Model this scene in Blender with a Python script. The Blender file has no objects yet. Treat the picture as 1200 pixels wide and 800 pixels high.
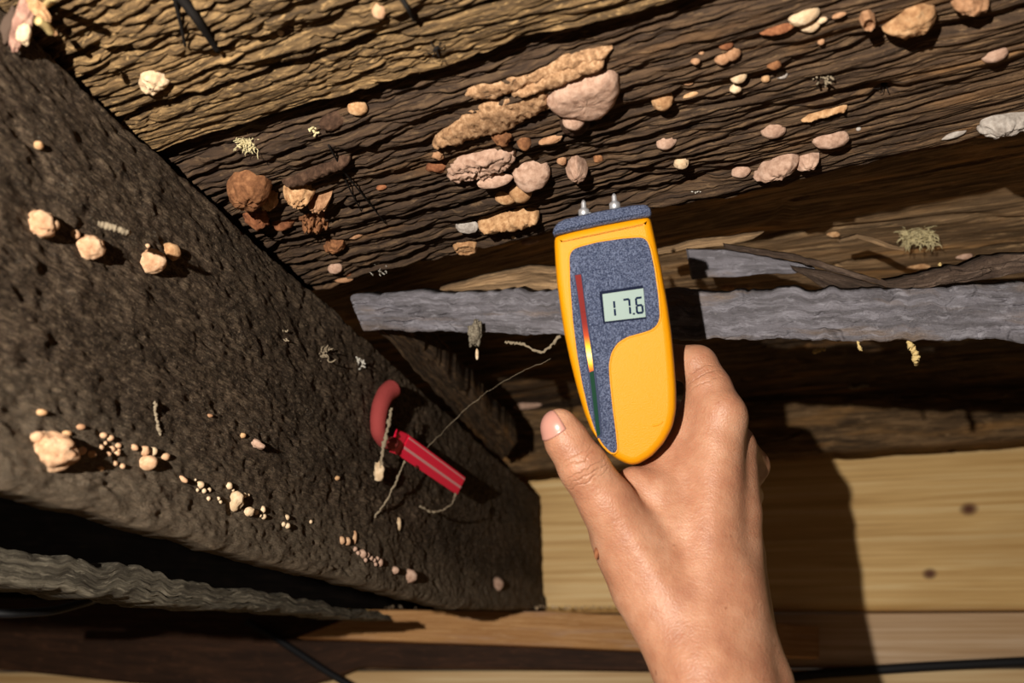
import bpy, math, random
import numpy as np
from mathutils import Matrix, Vector

# ------------------------------------------------------------------ camera, world, light, exposure
C = bpy.context.scene.collection
SC = bpy.context.scene
F = 933.333                      # 28 mm lens on a 36 mm sensor, 1200 px wide
TH = math.radians(24.5)          # the camera looks up into the floor structure
CAM = np.array([0.0, 0.0, 0.60])
cd = bpy.data.cameras.new('camera')
cd.lens = 28; cd.sensor_width = 36; cd.clip_start = 0.01; cd.clip_end = 50
cd.dof.use_dof = True; cd.dof.focus_distance = 0.46; cd.dof.aperture_fstop = 7.0
cam = bpy.data.objects.new('camera', cd); C.objects.link(cam)
cam.location = CAM; cam.rotation_euler = (math.pi / 2 + TH, 0, 0)
SC.camera = cam

w = bpy.data.worlds.new('world'); SC.world = w; w.use_nodes = True
bg = w.node_tree.nodes['Background']
bg.inputs[0].default_value = (1.0, 0.80, 0.62, 1); bg.inputs[1].default_value = 0.035

ld = bpy.data.lights.new('torch', 'POINT')       # the torch held beside the camera
ld.energy = 27; ld.color = (1.0, 0.93, 0.82); ld.shadow_soft_size = 0.004
lo = bpy.data.objects.new('torch', ld); C.objects.link(lo)
lo.location = (-0.175, -0.20, CAM[2] + 0.030)

SC.view_settings.view_transform = 'Standard'; SC.view_settings.look = 'None'
SC.view_settings.gamma = 1; SC.view_settings.exposure = 0.25
SC.view_settings.use_curve_mapping = False

# ------------------------------------------------------------------ helpers: space
cT, sT = math.cos(TH), math.sin(TH)
RIGHT = np.array([1.0, 0, 0]); UP = np.array([0, -sT, cT]); FWD = np.array([0, cT, sT])
def ray(px, py):
    return RIGHT * (px - 600) / F + UP * (400 - py) / F + FWD
def at(px, py, d):
    return CAM + ray(px, py) * d
def on(px, py, plane):
    n, k = plane
    r = ray(px, py)
    return CAM + r * (k / (n @ r))                # planes are given relative to the camera
def unit(v):
    v = np.asarray(v, float); return v / np.linalg.norm(v)
ZUP = np.array([0, 0, 1.0])
def zplane(z): return (ZUP, z)
H = 0.27
PA, PB, PC = zplane(0.264), zplane(0.271), zplane(0.335)
NB = unit([0.9596, -0.2812, 0]); PBEAM = (NB, -0.27)
NW = unit([0.2, 1, 0]); PWALL = (NW, 1.12 / math.hypot(0.2, 1))

# ------------------------------------------------------------------ helpers: noise
_tab = {}
def T2(seed):
    if seed not in _tab: _tab[seed] = np.random.default_rng(seed).random((256, 256))
    return _tab[seed]
def vn(x, y, seed=0):
    t = T2(seed)
    x = np.asarray(x, float); y = np.asarray(y, float)
    xi = np.floor(x).astype(int); yi = np.floor(y).astype(int)
    fx = x - xi; fy = y - yi
    fx = fx * fx * (3 - 2 * fx); fy = fy * fy * (3 - 2 * fy)
    a = t[xi & 255, yi & 255]; b = t[(xi + 1) & 255, yi & 255]
    c = t[xi & 255, (yi + 1) & 255]; d = t[(xi + 1) & 255, (yi + 1) & 255]
    return (a * (1 - fx) + b * fx) * (1 - fy) + (c * (1 - fx) + d * fx) * fy - 0.5
def fbm(x, y, seed=0, o=4):
    r = 0; a = 1.0
    for i in range(o):
        r = r + a * vn(x * 2 ** i + 17.3 * i, y * 2 ** i + 5.1 * i, seed + i); a *= 0.5
    return r
_t3 = np.random.default_rng(99).random((32, 32, 32))
def vn3(p):
    i = np.floor(p).astype(int); f = p - i; f = f * f * (3 - 2 * f); r = 0
    for dx in (0, 1):
        for dy in (0, 1):
            for dz in (0, 1):
                wgt = (f[:, 0] if dx else 1 - f[:, 0]) * (f[:, 1] if dy else 1 - f[:, 1]) * (f[:, 2] if dz else 1 - f[:, 2])
                r = r + wgt * _t3[(i[:, 0] + dx) & 31, (i[:, 1] + dy) & 31, (i[:, 2] + dz) & 31]
    return r - 0.5
def sstep(a, b, x):
    t = np.clip((x - a) / (b - a), 0, 1); return t * t * (3 - 2 * t)

# ------------------------------------------------------------------ helpers: objects
def mesh_obj(name, V, faces, mat, parent=None, uv=None, smooth=True):
    me = bpy.data.meshes.new(name)
    V = np.asarray(V, np.float32)
    if isinstance(faces, np.ndarray):
        nf, k = faces.shape
        me.vertices.add(len(V)); me.vertices.foreach_set('co', V.ravel())
        me.loops.add(nf * k); me.loops.foreach_set('vertex_index', faces.astype(np.int32).ravel())
        me.polygons.add(nf)
        me.polygons.foreach_set('loop_start', np.arange(0, nf * k, k, dtype=np.int32))
        me.update(calc_edges=True)
    else:
        me.from_pydata(V.tolist(), [], [tuple(int(i) for i in f) for f in faces])
    if uv is not None:
        li = np.empty(len(me.loops), np.int32); me.loops.foreach_get('vertex_index', li)
        l = me.uv_layers.new(name='UVMap')
        l.data.foreach_set('uv', np.asarray(uv, np.float32)[li].ravel())
    me.validate()
    if smooth: me.polygons.foreach_set('use_smooth', np.ones(len(me.polygons), bool))
    if mat: me.materials.append(mat)
    o = bpy.data.objects.new(name, me); C.objects.link(o)
    if parent: o.parent = parent
    return o
def tag(o, label=None, cat=None, group=None, kind=None):
    if label: o['label'] = label
    if cat: o['category'] = cat
    if group: o['group'] = group
    if kind: o['kind'] = kind
    return o
def empty(name, loc=(0, 0, 0)):
    o = bpy.data.objects.new(name, None); C.objects.link(o); o.location = loc
    o.empty_display_size = 0.01
    return o

# ------------------------------------------------------------------ helpers: materials
def lin(c):
    return tuple(((v / 255) / 12.92 if v / 255 <= 0.04045 else ((v / 255 + 0.055) / 1.055) ** 2.4) for v in c) + (1.0,)
class NT:
    def __init__(s, name):
        s.m = bpy.data.materials.new(name); s.m.use_nodes = True
        s.t = s.m.node_tree; s.b = s.t.nodes['Principled BSDF']
    def n(s, typ, **kw):
        nd = s.t.nodes.new(typ)
        for k, v in kw.items():
            if k.startswith('i_'):
                key = k[2:]; key = int(key) if key.isdigit() else key
                nd.inputs[key].default_value = v
            else: setattr(nd, k, v)
        return nd
    def l(s, a, b): s.t.links.new(a, b)
    def coord(s, scale, which='UV', rot=0):
        tc = s.n('ShaderNodeTexCoord'); mp = s.n('ShaderNodeMapping')
        mp.inputs['Scale'].default_value = scale; mp.inputs['Rotation'].default_value = (0, 0, rot)
        s.l(tc.outputs[which], mp.inputs[0]); return mp.outputs[0]
    def noise(s, vec, scale=1, detail=4, rough=0.6, dist=0):
        nd = s.n('ShaderNodeTexNoise'); nd.inputs['Scale'].default_value = scale
        nd.inputs['Detail'].default_value = detail; nd.inputs['Roughness'].default_value = rough
        nd.inputs['Distortion'].default_value = dist
        s.l(vec, nd.inputs['Vector']); return nd.outputs['Fac']
    def ramp(s, fac, stops):
        nd = s.n('ShaderNodeValToRGB'); e = nd.color_ramp.elements
        while len(e) > 1: e.remove(e[-1])
        e[0].position = stops[0][0]; e[0].color = stops[0][1]
        for p, c in stops[1:]:
            x = e.new(p); x.color = c
        s.l(fac, nd.inputs[0]); return nd.outputs[0]
    def mix(s, fac, a, b, mode='MIX'):
        nd = s.n('ShaderNodeMix'); nd.data_type = 'RGBA'; nd.blend_type = mode
        for sock, v in ((nd.inputs[0], fac), (nd.inputs[6], a), (nd.inputs[7], b)):
            if isinstance(v, bpy.types.NodeSocket): s.l(v, sock)
            else: sock.default_value = v
        return nd.outputs[2]
    def math(s, op, a, b=None, c=None):
        nd = s.n('ShaderNodeMath'); nd.operation = op
        for i, v in enumerate((a, b, c)):
            if v is None: continue
            if isinstance(v, bpy.types.NodeSocket): s.l(v, nd.inputs[i])
            else: nd.inputs[i].default_value = v
        return nd.outputs[0]
    def bump(s, h, strength=0.5, dist=0.001, prev=None):
        nd = s.n('ShaderNodeBump'); nd.inputs['Strength'].default_value = strength
        nd.inputs['Distance'].default_value = dist
        s.l(h, nd.inputs['Height'])
        if prev: s.l(prev, nd.inputs['Normal'])
        return nd.outputs[0]
    def out(s, col=None, rough=None, nrm=None):
        for v, k in ((col, 'Base Color'), (rough, 'Roughness')):
            if v is None: continue
            if isinstance(v, bpy.types.NodeSocket): s.l(v, s.b.inputs[k])
            else: s.b.inputs[k].default_value = v
        if nrm: s.l(nrm, s.b.inputs['Normal'])
        return s.m
W1 = (0, 0, 0, 1); W2 = (1, 1, 1, 1)

def old_wood(name, dark, mid, light, accent=None, along=18, across=330, rough=0.85, bump=0.6, accent_cut=(0.52, 0.68), dust=0.0, dustcol=(150, 140, 125), spec=0.25):
    t = NT(name)
    g = t.noise(t.coord((along, across, 1)), 1, 6, 0.65, 0.3)
    col = t.ramp(g, [(0.28, lin(dark)), (0.5, lin(mid)), (0.72, lin(light))])
    blot = t.noise(t.coord((9, 26, 1)), 1, 4, 0.6, 0.4)
    col = t.mix(t.ramp(blot, [(0.38, W1), (0.66, W2)]), col, t.mix(0.65, col, lin(dark)))
    st = t.noise(t.coord((along * 1.6, across * 3.2, 1)), 1, 4, 0.6, 0.2)
    col = t.mix(t.math('MULTIPLY', t.ramp(st, [(0.46, W1), (0.60, W2)]), 0.75), col, lin(dark))
    st2 = t.noise(t.coord((along * 4, across * 2.2, 3)), 1, 5, 0.7, 0.3)
    col = t.mix(t.math('MULTIPLY', t.ramp(st2, [(0.54, W1), (0.66, W2)]), 0.7), col, lin(light))
    if accent:
        a = t.noise(t.coord((7, 45, 1)), 1, 5, 0.6, 0.6)
        f = t.math('MULTIPLY', t.ramp(a, [(accent_cut[0], W1), (accent_cut[1], W2)]), t.ramp(g, [(0.35, W1), (0.6, W2)]))
        col = t.mix(f, col, lin(accent))
    if dust:
        d = t.noise(t.coord((420, 420, 1)), 1, 3, 0.7, 1.5)
        d2 = t.noise(t.coord((14, 14, 1)), 1, 3, 0.6)
        f = t.math('MULTIPLY', t.ramp(d, [(0.60, W1), (0.70, W2)]), t.math('MULTIPLY', t.ramp(d2, [(0.40, W1), (0.62, W2)]), dust))
        col = t.mix(f, col, lin(dustcol))
    fine = t.noise(t.coord((90, 1100, 1)), 1, 5, 0.7)
    iso = t.noise(t.coord((700, 900, 1)), 1, 4, 0.7)
    nrm = t.bump(fine, bump, 0.0022)
    nrm = t.bump(iso, bump * 0.8, 0.0014, nrm)
    t.b.inputs['Specular IOR Level'].default_value = spec
    return t.out(col, rough, nrm)

M = {}
M['wood_a'] = old_wood('weathered_tan_wood', (52, 40, 27), (118, 92, 60), (178, 144, 98), None, 40, 420)
M['wood_b'] = old_wood('decayed_brown_wood', (46, 35, 27), (110, 84, 61), (160, 128, 94), (164, 118, 72), 22, 420, accent_cut=(0.55, 0.75))
M['wood_c'] = old_wood('brown_board_wood', (76, 60, 43), (154, 124, 92), (198, 162, 120), (206, 156, 100), 10, 200)
M['wood_d'] = old_wood('dark_board_wood', (36, 27, 20), (80, 62, 45), (124, 98, 70), (140, 100, 56), 12, 150)
M['beam'] = old_wood('sooty_beam_wood', (46, 38, 31), (96, 80, 66), (144, 124, 102), None, 120, 260, 0.95, 1.0, dust=0.7, spec=0.1)
M['lath'] = old_wood('grey_lath_wood', (92, 88, 92), (132, 128, 136), (166, 163, 172), (128, 104, 80), 18, 90, 0.85, 0.8, (0.50, 0.62), dust=0.3, dustcol=(190, 185, 180))
M['ledge'] = old_wood('grey_timber', (58, 52, 44), (104, 96, 82), (150, 140, 122), None, 20, 180)
M['fresh'] = old_wood('orange_pine', (170, 120, 72), (206, 154, 100), (226, 182, 132), (190, 156, 136), 8, 160, 0.7, 0.3)

def add_wear(m, t0, t1, c, fac=0.38, axis=1):  # blends the base colour towards c from t0 to t1
    nt = m.node_tree; p = nt.nodes['Principled BSDF']; src = p.inputs['Base Color'].links[0].from_socket
    tc = nt.nodes.new('ShaderNodeTexCoord'); sp = nt.nodes.new('ShaderNodeSeparateXYZ'); nt.links.new(tc.outputs['UV'], sp.inputs[0])
    ns = nt.nodes.new('ShaderNodeTexNoise'); ns.inputs['Scale'].default_value = 22; ns.inputs['Detail'].default_value = 5; nt.links.new(tc.outputs['UV'], ns.inputs['Vector'])
    ad = nt.nodes.new('ShaderNodeMath'); ad.operation = 'MULTIPLY_ADD'; ad.inputs[1].default_value = 0.06; nt.links.new(ns.outputs['Fac'], ad.inputs[0]); nt.links.new(sp.outputs[axis], ad.inputs[2])
    mr = nt.nodes.new('ShaderNodeMapRange'); mr.inputs['From Min'].default_value = t0 + 0.03; mr.inputs['From Max'].default_value = t1 + 0.03; nt.links.new(ad.outputs[0], mr.inputs['Value'])
    mx = nt.nodes.new('ShaderNodeMix'); mx.data_type = 'RGBA'; mx.inputs[7].default_value = lin(c); nt.links.new(src, mx.inputs[6])
    ml = nt.nodes.new('ShaderNodeMath'); ml.operation = 'MULTIPLY'; ml.inputs[1].default_value = fac; nt.links.new(mr.outputs[0], ml.inputs[0]); nt.links.new(ml.outputs[0], mx.inputs[0])
    nt.links.new(mx.outputs[2], p.inputs['Base Color'])
add_wear(M['beam'], 0.135, 0.175, (150, 134, 114))  # lighter grey towards the lower edge
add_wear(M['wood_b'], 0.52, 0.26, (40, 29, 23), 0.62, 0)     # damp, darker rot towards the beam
M['wood_e'] = old_wood('brown_header_wood', (58, 44, 30), (124, 96, 66), (166, 132, 94), (164, 120, 70), 12, 150)

def pine(name, knots, base=((212, 168, 104), (234, 192, 126), (245, 210, 150))):
    t = NT(name)
    g = t.noise(t.coord((3, 140, 1)), 1, 5, 0.6, 0.4)
    col = t.ramp(g, [(0.36, lin(base[0])), (0.5, lin(base[1])), (0.62, lin(base[2]))])
    b = t.noise(t.coord((4, 16, 1)), 1, 3, 0.5)
    col = t.mix(t.math('MULTIPLY', t.ramp(b, [(0.45, W1), (0.7, W2)]), 0.4), col, lin((188, 142, 82)))
    tc = t.n('ShaderNodeTexCoord'); sep = t.n('ShaderNodeSeparateXYZ'); t.l(tc.outputs['UV'], sep.inputs[0])
    for (u, v, r) in knots:
        du = t.math('MULTIPLY', t.math('SUBTRACT', sep.outputs[0], u), 0.75)
        dv = t.math('SUBTRACT', sep.outputs[1], v)
        d = t.math('SQRT', t.math('ADD', t.math('MULTIPLY', du, du), t.math('MULTIPLY', dv, dv)))
        col = t.mix(t.ramp(t.math('DIVIDE', d, r), [(0.25, W2), (0.55, (0.75, 0.75, 0.75, 1)), (1.0, W1)]), col, lin((104, 60, 36)))
    f = t.noise(t.coord((30, 700, 1)), 1, 4, 0.6)
    return t.out(col, 0.6, t.bump(f, 0.25, 0.001))

def fungus_mat(name, c1, c2, c3, scale=260):
    t = NT(name)
    n = t.noise(t.coord((1, 1, 1), 'Object'), scale, 5, 0.65)
    col = t.ramp(n, [(0.32, lin(c1)), (0.5, lin(c2)), (0.68, lin(c3))])
    oi = t.n('ShaderNodeObjectInfo')
    col = t.mix(t.math('MULTIPLY', oi.outputs['Random'], 0.35), col, lin(c1))
    n2 = t.noise(t.coord((1, 1, 1), 'Object'), scale * 6, 4, 0.7)
    nrm = t.bump(n, 0.5, 0.0012); nrm = t.bump(n2, 0.5, 0.0004, nrm)
    t.b.inputs['Specular IOR Level'].default_value = 0.15
    return t.out(col, 0.9, nrm)
M['peach'] = fungus_mat('peach_fungus', (168, 124, 92), (198, 158, 124), (218, 184, 150))
M['pink'] = fungus_mat('greyish_pink_fungus', (148, 116, 98), (186, 152, 132), (210, 178, 158))
M['tan'] = fungus_mat('tan_fungus', (140, 100, 68), (184, 142, 102), (214, 176, 134))
M['brown'] = fungus_mat('brown_fungus', (92, 60, 40), (134, 90, 60), (170, 120, 82))
M['orange'] = fungus_mat('orange_fungus', (124, 88, 62), (166, 124, 92), (194, 152, 118))
M['rust'] = fungus_mat('rusty_fungus', (88, 54, 36), (128, 80, 54), (162, 108, 74))
M['white'] = fungus_mat('chalky_fungus', (136, 126, 118), (168, 158, 150), (198, 190, 182))
M['cream'] = fungus_mat('cream_fungus', (186, 156, 122), (212, 184, 150), (230, 208, 178))
M['ochre'] = fungus_mat('ochre_crust', (118, 88, 64), (166, 128, 94), (204, 166, 130), 420)
M['dark'] = fungus_mat('dark_crust', (48, 34, 26), (72, 52, 40), (98, 74, 58))

def plain(name, c, rough=0.5, metal=0, spec=0.5, bump=0, bscale=900, coat=0):
    t = NT(name)
    n = t.noise(t.coord((1, 1, 1), 'Object'), bscale, 4, 0.6)
    cc = lin(c)
    col = t.mix(t.math('MULTIPLY', n, 0.2), cc, tuple(v * 0.8 for v in cc[:3]) + (1,))
    t.b.inputs['Metallic'].default_value = metal
    t.b.inputs['Specular IOR Level'].default_value = spec
    t.b.inputs['Coat Weight'].default_value = coat
    return t.out(col, rough, t.bump(n, bump, 0.0012) if bump else None)

# ------------------------------------------------------------------ helpers: timber
def poly(pts, s):
    pts = np.asarray(pts, float)
    if len(pts) == 2: return pts[0] + (pts[1] - pts[0]) * s[:, None]
    d = np.r_[0, np.cumsum(np.linalg.norm(np.diff(pts, axis=0), axis=1))]; d /= d[-1]
    return np.stack([np.interp(s, d, pts[:, k]) for k in range(3)], 1)

def relief(sm, tm, style, seed):
    wob = (0.006 if style != 'rough' else 0.0035) * fbm(sm / 0.12, tm / 0.04, seed + 50, 2)
    t2 = tm + wob
    def groove(a, b, sd, wd, dp, o=3):   # long narrow V-shaped grooves between flat-topped ridges
        return dp * (sstep(0.0, wd, np.abs(fbm(sm / a, t2 / b, sd, o))) - 1)
    if style == 'rough':            # decayed: long grain grooves, flaking near the beam
        k = 0.25 + 1.0 * sstep(0.50, 0.24, sm) if seed == 11 else 1.0
        h = 0.0035 * fbm(sm / 0.16, t2 / 0.030, seed, 3)
        h += groove(0.11, 0.0075, seed + 10, 0.26, 0.0027) * (0.18 + 0.82 * k)
        h += groove(0.050, 0.0030, seed + 20, 0.35, 0.0016) * (0.55 + 0.45 * k)
        h += 0.0020 * k * fbm(sm / 0.012, t2 / 0.004, seed + 25, 3)
        h += 0.0006 * fbm(sm / 0.010, t2 / 0.0016, seed + 28, 2)
        c = np.abs(vn(sm / 0.25, t2 / 0.022, seed + 30)); h -= 0.0050 * (1 - sstep(0.0, 0.030, c)) * sstep(-0.15, 0.1, vn(sm / 0.12, t2 / 0.03, seed + 31))
    elif style == 'scaly':          # weathered into short overlapping scales
        h = 0.0025 * fbm(sm / 0.12, t2 / 0.03, seed, 3)
        m_ = sstep(-0.25, 0.25, fbm(sm / 0.09, t2 / 0.03, seed + 60, 2))
        h += groove(0.060, 0.0065, seed + 10, 0.28, 0.0026)
        h += groove(0.0150, 0.0036, seed + 20, 0.34, 0.0024) * (0.25 + 0.75 * m_)
        h += 0.0010 * (0.4 + m_) * fbm(sm / 0.007, t2 / 0.0022, seed + 24, 3)
        c = np.abs(vn(sm / 0.22, t2 / 0.020, seed + 30)); h -= 0.0030 * (1 - sstep(0.0, 0.03, c))
    elif style == 'felt':           # sooty beam: rough, fibrous, few cracks
        h = 0.0030 * fbm(sm / 0.10, t2 / 0.05, seed, 3)
        h += 0.0018 * fbm(sm / 0.016, t2 / 0.010, seed + 10, 4)
        p = fbm(sm / 0.011, t2 / 0.006, seed + 33, 2); h -= 0.0009 * sstep(0.22, 0.42, p)
        h += 0.0011 * fbm(sm / 0.0045, t2 / 0.0022, seed + 20, 3)
    elif style == 'bark':           # lath: split surface with meandering cracks
        h = 0.0020 * fbm(sm / 0.09, t2 / 0.03, seed, 3)
        h += 0.0009 * fbm(sm / 0.010, t2 / 0.005, seed + 10, 4)
        c = np.abs(fbm(sm / 0.06, t2 / 0.014, seed + 30, 3)); h -= 0.0035 * (1 - sstep(0.0, 0.040, c)) * sstep(-0.2, 0.1, vn(sm / 0.05, t2 / 0.02, seed + 36))
        h += 0.0009 * fbm(sm / 0.005, t2 / 0.0035, seed + 15, 3)
        c = np.abs(fbm(sm / 0.03, t2 / 0.012, seed + 40, 3)); h -= 0.0014 * (1 - sstep(0.0, 0.030, c))
    elif style == 'old':
        h = 0.0040 * fbm(sm / 0.10, t2 / 0.02, seed, 3)
        h += 0.0018 * fbm(sm / 0.05, t2 / 0.005, seed + 10, 3)
        c = np.abs(vn(sm / 0.2, t2 / 0.02, seed + 30)); h -= 0.0030 * (1 - sstep(0.0, 0.03, c))
    else:                           # sawn
        h = 0.0006 * fbm(sm / 0.2, t2 / 0.01, seed, 3)
    return h

def timber(name, A, B, nrm, thick, ns, nt, mat, seed=1, style='rough', amp=1.0, r=(0.003, 0.003), wave=(0.0, 0.0), wl=0.03, lip=None, uvo=(0, 0), parent=None, extra=None):
    """A closed board: its worn face lies between the edge lines A and B and looks along nrm; thick is how deep it goes behind that face."""
    s = np.linspace(0, 1, ns + 1); t = np.linspace(0, 1, nt + 1)
    a = poly(A, s); b = poly(B, s)
    L = np.linalg.norm(np.diff((a + b) / 2, axis=0), axis=1).sum(); Wd = np.linalg.norm(b - a, axis=1).mean()
    td = (b - a) / np.linalg.norm(b - a, axis=1)[:, None]
    sm = (s * L)[:, None] + 0 * t[None]; tm = (t * Wd)[None] + 0 * s[:, None]
    P = a[:, None] * (1 - t)[None, :, None] + b[:, None] * t[None, :, None]
    h = amp * relief(sm + uvo[0], tm + uvo[1], style, seed)
    d0, d1 = tm, Wd - tm
    def drop(d, rr):
        x = np.clip(rr - d, 0, rr); return rr - np.sqrt(np.maximum(rr * rr - x * x, 0))
    h = h - drop(d0, r[0]) - drop(d1, r[1])
    if extra is not None: h = h + extra(sm, tm, L, Wd)
    nrm = unit(nrm)
    P = P + nrm * h[..., None]
    if wave[0]: P -= td[:, None] * (wave[0] * fbm(s * L / wl, 0 * s + 3, seed + 70, 4)[:, None] * (1 - sstep(0, 0.03, d0)))[..., None]
    if wave[1]: P += td[:, None] * (wave[1] * fbm(s * L / wl, 0 * s + 9, seed + 80, 4)[:, None] * (1 - sstep(0, 0.03, d1)))[..., None]
    cols = [P[:, j] for j in range(nt + 1)]; us = [tm[:, j] for j in range(nt + 1)]
    if lip:                          # an edge that hangs lower than the underside behind it
        w_, up_ = lip
        e = cols[-1]
        cols += [e - nrm * w_, e - nrm * w_ - td * up_, e - nrm * thick - td * up_]
        us += [us[-1] + w_, us[-1] + w_ + up_, us[-1] + thick]
    else:
        cols.append(P[:, nt] - nrm * thick); us.append(us[-1] + thick)
    cols.append(P[:, 0] - nrm * thick); us.append(us[-1] + Wd)
    k = len(cols)
    V = np.stack(cols, 1).reshape(-1, 3)
    U = np.stack([np.repeat((s * L)[:, None], k, 1) + uvo[0], np.stack(us, 1) + uvo[1]], -1).reshape(-1, 2)
    i = np.arange(ns)[:, None]; j = np.arange(k)[None]
    j2 = (j + 1) % k
    q = np.stack([i * k + j, (i + 1) * k + j, (i + 1) * k + j2, i * k + j2], -1).reshape(-1, 4)
    # orientation: outward along nrm
    mid = q[(ns // 2) * k + nt // 2]
    fn = np.cross(V[mid[1]] - V[mid[0]], V[mid[3]] - V[mid[0]])
    if fn @ nrm < 0: q = q[:, ::-1]
    o = mesh_obj(name, V, np.ascontiguousarray(q), mat, parent, U)
    bm_caps(o, [list(range(k)), list(range(ns * k, ns * k + k))])
    return o
def bm_caps(o, loops):
    import bmesh
    bm = bmesh.new(); bm.from_mesh(o.data); bm.verts.ensure_lookup_table()
    for lp in loops:
        try:
            f = bm.faces.new([bm.verts[i] for i in lp]); f.smooth = False
        except ValueError: pass
    bm.normal_update()
    bm.to_mesh(o.data); bm.free()

# ================================================================== STRUCTURE
ceiling = tag(empty('ceiling', CAM + np.array([0, 0.4, 0.28])), 'underside of old weathered floor boards', kind='structure')
def keep(o, par):                    # meshes are in world space; parent without moving them
    o.parent = par; o.matrix_parent_inverse = Matrix.Translation(Vector(par.location)).inverted()
    return o
DN = -ZUP
def line(pts, pl, dy=0): return [on(x, y + dy, pl) for x, y in pts]
seam = [(20, 178), (250, 108), (400, 61), (600, -1), (900, -92)]
gap1 = [(20, 232), (215, 172), (400, 117), (500, 87), (600, 57), (700, 29), (800, 2), (960, -44)]
top0 = [(-60, -120), (600, -330)]
keep(timber('plank', line(top0, PA), line(seam, PA, -2), DN, 0.022, 640, 360, M['wood_a'], 3, 'scaly', 1.0, (0.003, 0.004), (0, 0.003)), ceiling)
keep(timber('plank', line(seam, PA, 3), line(gap1, PA), DN, 0.022, 640, 190, M['wood_a'], 7, 'scaly', 0.8, (0.006, 0.004), (0.003, 0.0035), uvo=(2.3, 0.4)), ceiling)
b_near = [(100, 190), (400, 100), (800, -28), (1500, -240)]
b_far = [(330, 372), (400, 350), (650, 290), (800, 261), (1000, 219), (1200, 173), (1500, 100)]
def b_extra(sm, tm, L, Wd):
    x = tm / Wd
    return 0.004 * np.sin(x * 5.0 + 0.6) - 0.006 * sstep(0.0, 0.16, 0.16 - x + 0 * sm)
keep(timber('plank', line(b_near, PB), line(b_far, PB), DN, 0.05, 950, 460, M['wood_b'], 11, 'rough', 1.0, (0.004, 0.020), (0, 0.006), extra=b_extra), ceiling)
c_near = [(100, 400), (380, 330), (800, 200), (1300, 60)]
c_far = [(150, 440), (440, 398), (800, 352), (1000, 340), (1300, 322)]
keep(timber('plank', line(c_near, PC), line(c_far, PC), DN, 0.03, 500, 140, M['wood_c'], 17, 'old', 0.8, (0.003, 0.005), (0, 0.004), uvo=(5, 1)), ceiling)
PD = zplane(0.352)
d_near = [(200, 430), (420, 395), (800, 345), (1300, 315)]
d_far = [(200, 600), (520, 560), (900, 500), (1300, 470)]
keep(timber('plank', line(d_near, PD), line(d_far, PD), DN, 0.03, 300, 120, M['wood_d'], 23, 'old', 1.2, (0.003, 0.005), (0, 0.004), uvo=(8, 2)), ceiling)

# pine boards at the far side
wall = tag(empty('wall_back', CAM + np.array([0, 1.15, 0])), 'wall of pale pine boards behind the old timbers', kind='structure')
def wall_plank(y0l, y0r, y1l, y1r, mat, seed, uvo, off=0.0, x0=-350, x1=1700):
    n, k = PWALL; pl = (n, k + off)
    # work at two columns 640 and 1200 and extend along the straight edge
    def ext(yl, yr):
        p, q = on(640, yl, pl), on(1200, yr, pl); d = q - p
        return [p - d * 3.0, q + d * 1.2]
    return keep(timber('plank', ext(y0l, y0r), ext(y1l, y1r), -NW, 0.02, 160, 60, mat, seed, 'sawn', 1.0, (0.003, 0.010), (0, 0), uvo=uvo), wall)
def uv_on_plank(px, py, yl, yr, y1l, y1r, off=0):
    n, k = PWALL; pl = (n, k + off)
    p, q = on(640, yl, pl), on(1200, yr, pl); d = q - p; p0 = p - d * 3.0
    P = on(px, py, pl); u = unit(d); s_ = (P - p0) @ u
    return s_, np.linalg.norm(P - p0 - u * s_)
kn = []
for (px, py, rr) in [(1043, 601, 0.010), (1130, 541, 0.007), (1165, 536, 0.006), (1010, 534, 0.006), (1012, 676, 0.008), (660, 615, 0.012)]:
    s_, t_ = uv_on_plank(px, py, 470, 425, 718, 714)
    kn.append((s_, t_, rr))
M['pine1'] = pine('pale_pine', kn)
M['pine2'] = pine('pale_pine_pinkish', [], ((188, 152, 116), (210, 176, 140), (224, 194, 162)))
M['pine3'] = pine('pale_pine_dull', [], ((200, 162, 112), (218, 182, 132), (230, 200, 152)))
wall_plank(470, 425, 717, 714, M['pine1'], 31, (0, 0))
wall_plank(719.5, 717, 783, 781, M['pine2'], 33, (0, 3), 0.002)
wall_plank(785, 783, 860, 860, M['pine3'], 35, (1, 6), 0.0)
wall_plank(862, 862, 1010, 1010, M['pine2'], 37, (2, 9), 0.001)
wall_plank(1012, 1012, 1500, 1500, M['pine3'], 39, (3, 12), 0.0)
fl = mesh_obj('floor', [(-3, -2, 0), (3, -2, 0), (3, 2.2, 0), (-3, 2.2, 0)], [(0, 1, 2, 3)], plain('packed_earth', (88, 74, 58), 0.95, 0, 0.2, 0.6, 60), None, [(0, 0), (6, 0), (6, 4), (0, 4)])
tag(fl, kind='structure')

# ================================================================== TIMBERS
def beam_pt(px, py): return on(px, py, PBEAM)
def beam_line(z, y0, y1):            # a line on the beam face at height z, from depth y0 to y1
    x = lambda y: (-0.27 + 0.2812 * y) / 0.9596
    return lambda y: np.array([x(y), y, CAM[2] + z])
top = beam_line(0.2685, 0, 0); bot = beam_line(0.078, 0, 0); botn = beam_line(0.112, 0, 0)
YE = 1.085
def beam_extra(sm, tm, L, Wd):
    return -0.010 * (1 - sstep(0.0, 0.010, tm)) + 0.0025 * sstep(Wd - 0.03, Wd - 0.012, tm)
beam = timber('joist_beam', [top(-0.15), top(YE)], [bot(-0.15), on(300, 655, PBEAM), on(535, 713, PBEAM), on(600, 714, PBEAM), on(636, 714, PBEAM)], NB, 0.045, 820, 260, M['beam'], 41, 'felt', 1.0, (0.006, 0.006), (0.002, 0.0016), 0.02, lip=(0.012, 0.016), extra=beam_extra)
tag(beam, 'massive dark sooty wooden beam dotted with pale fungi running into the depth', 'beam')

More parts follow.
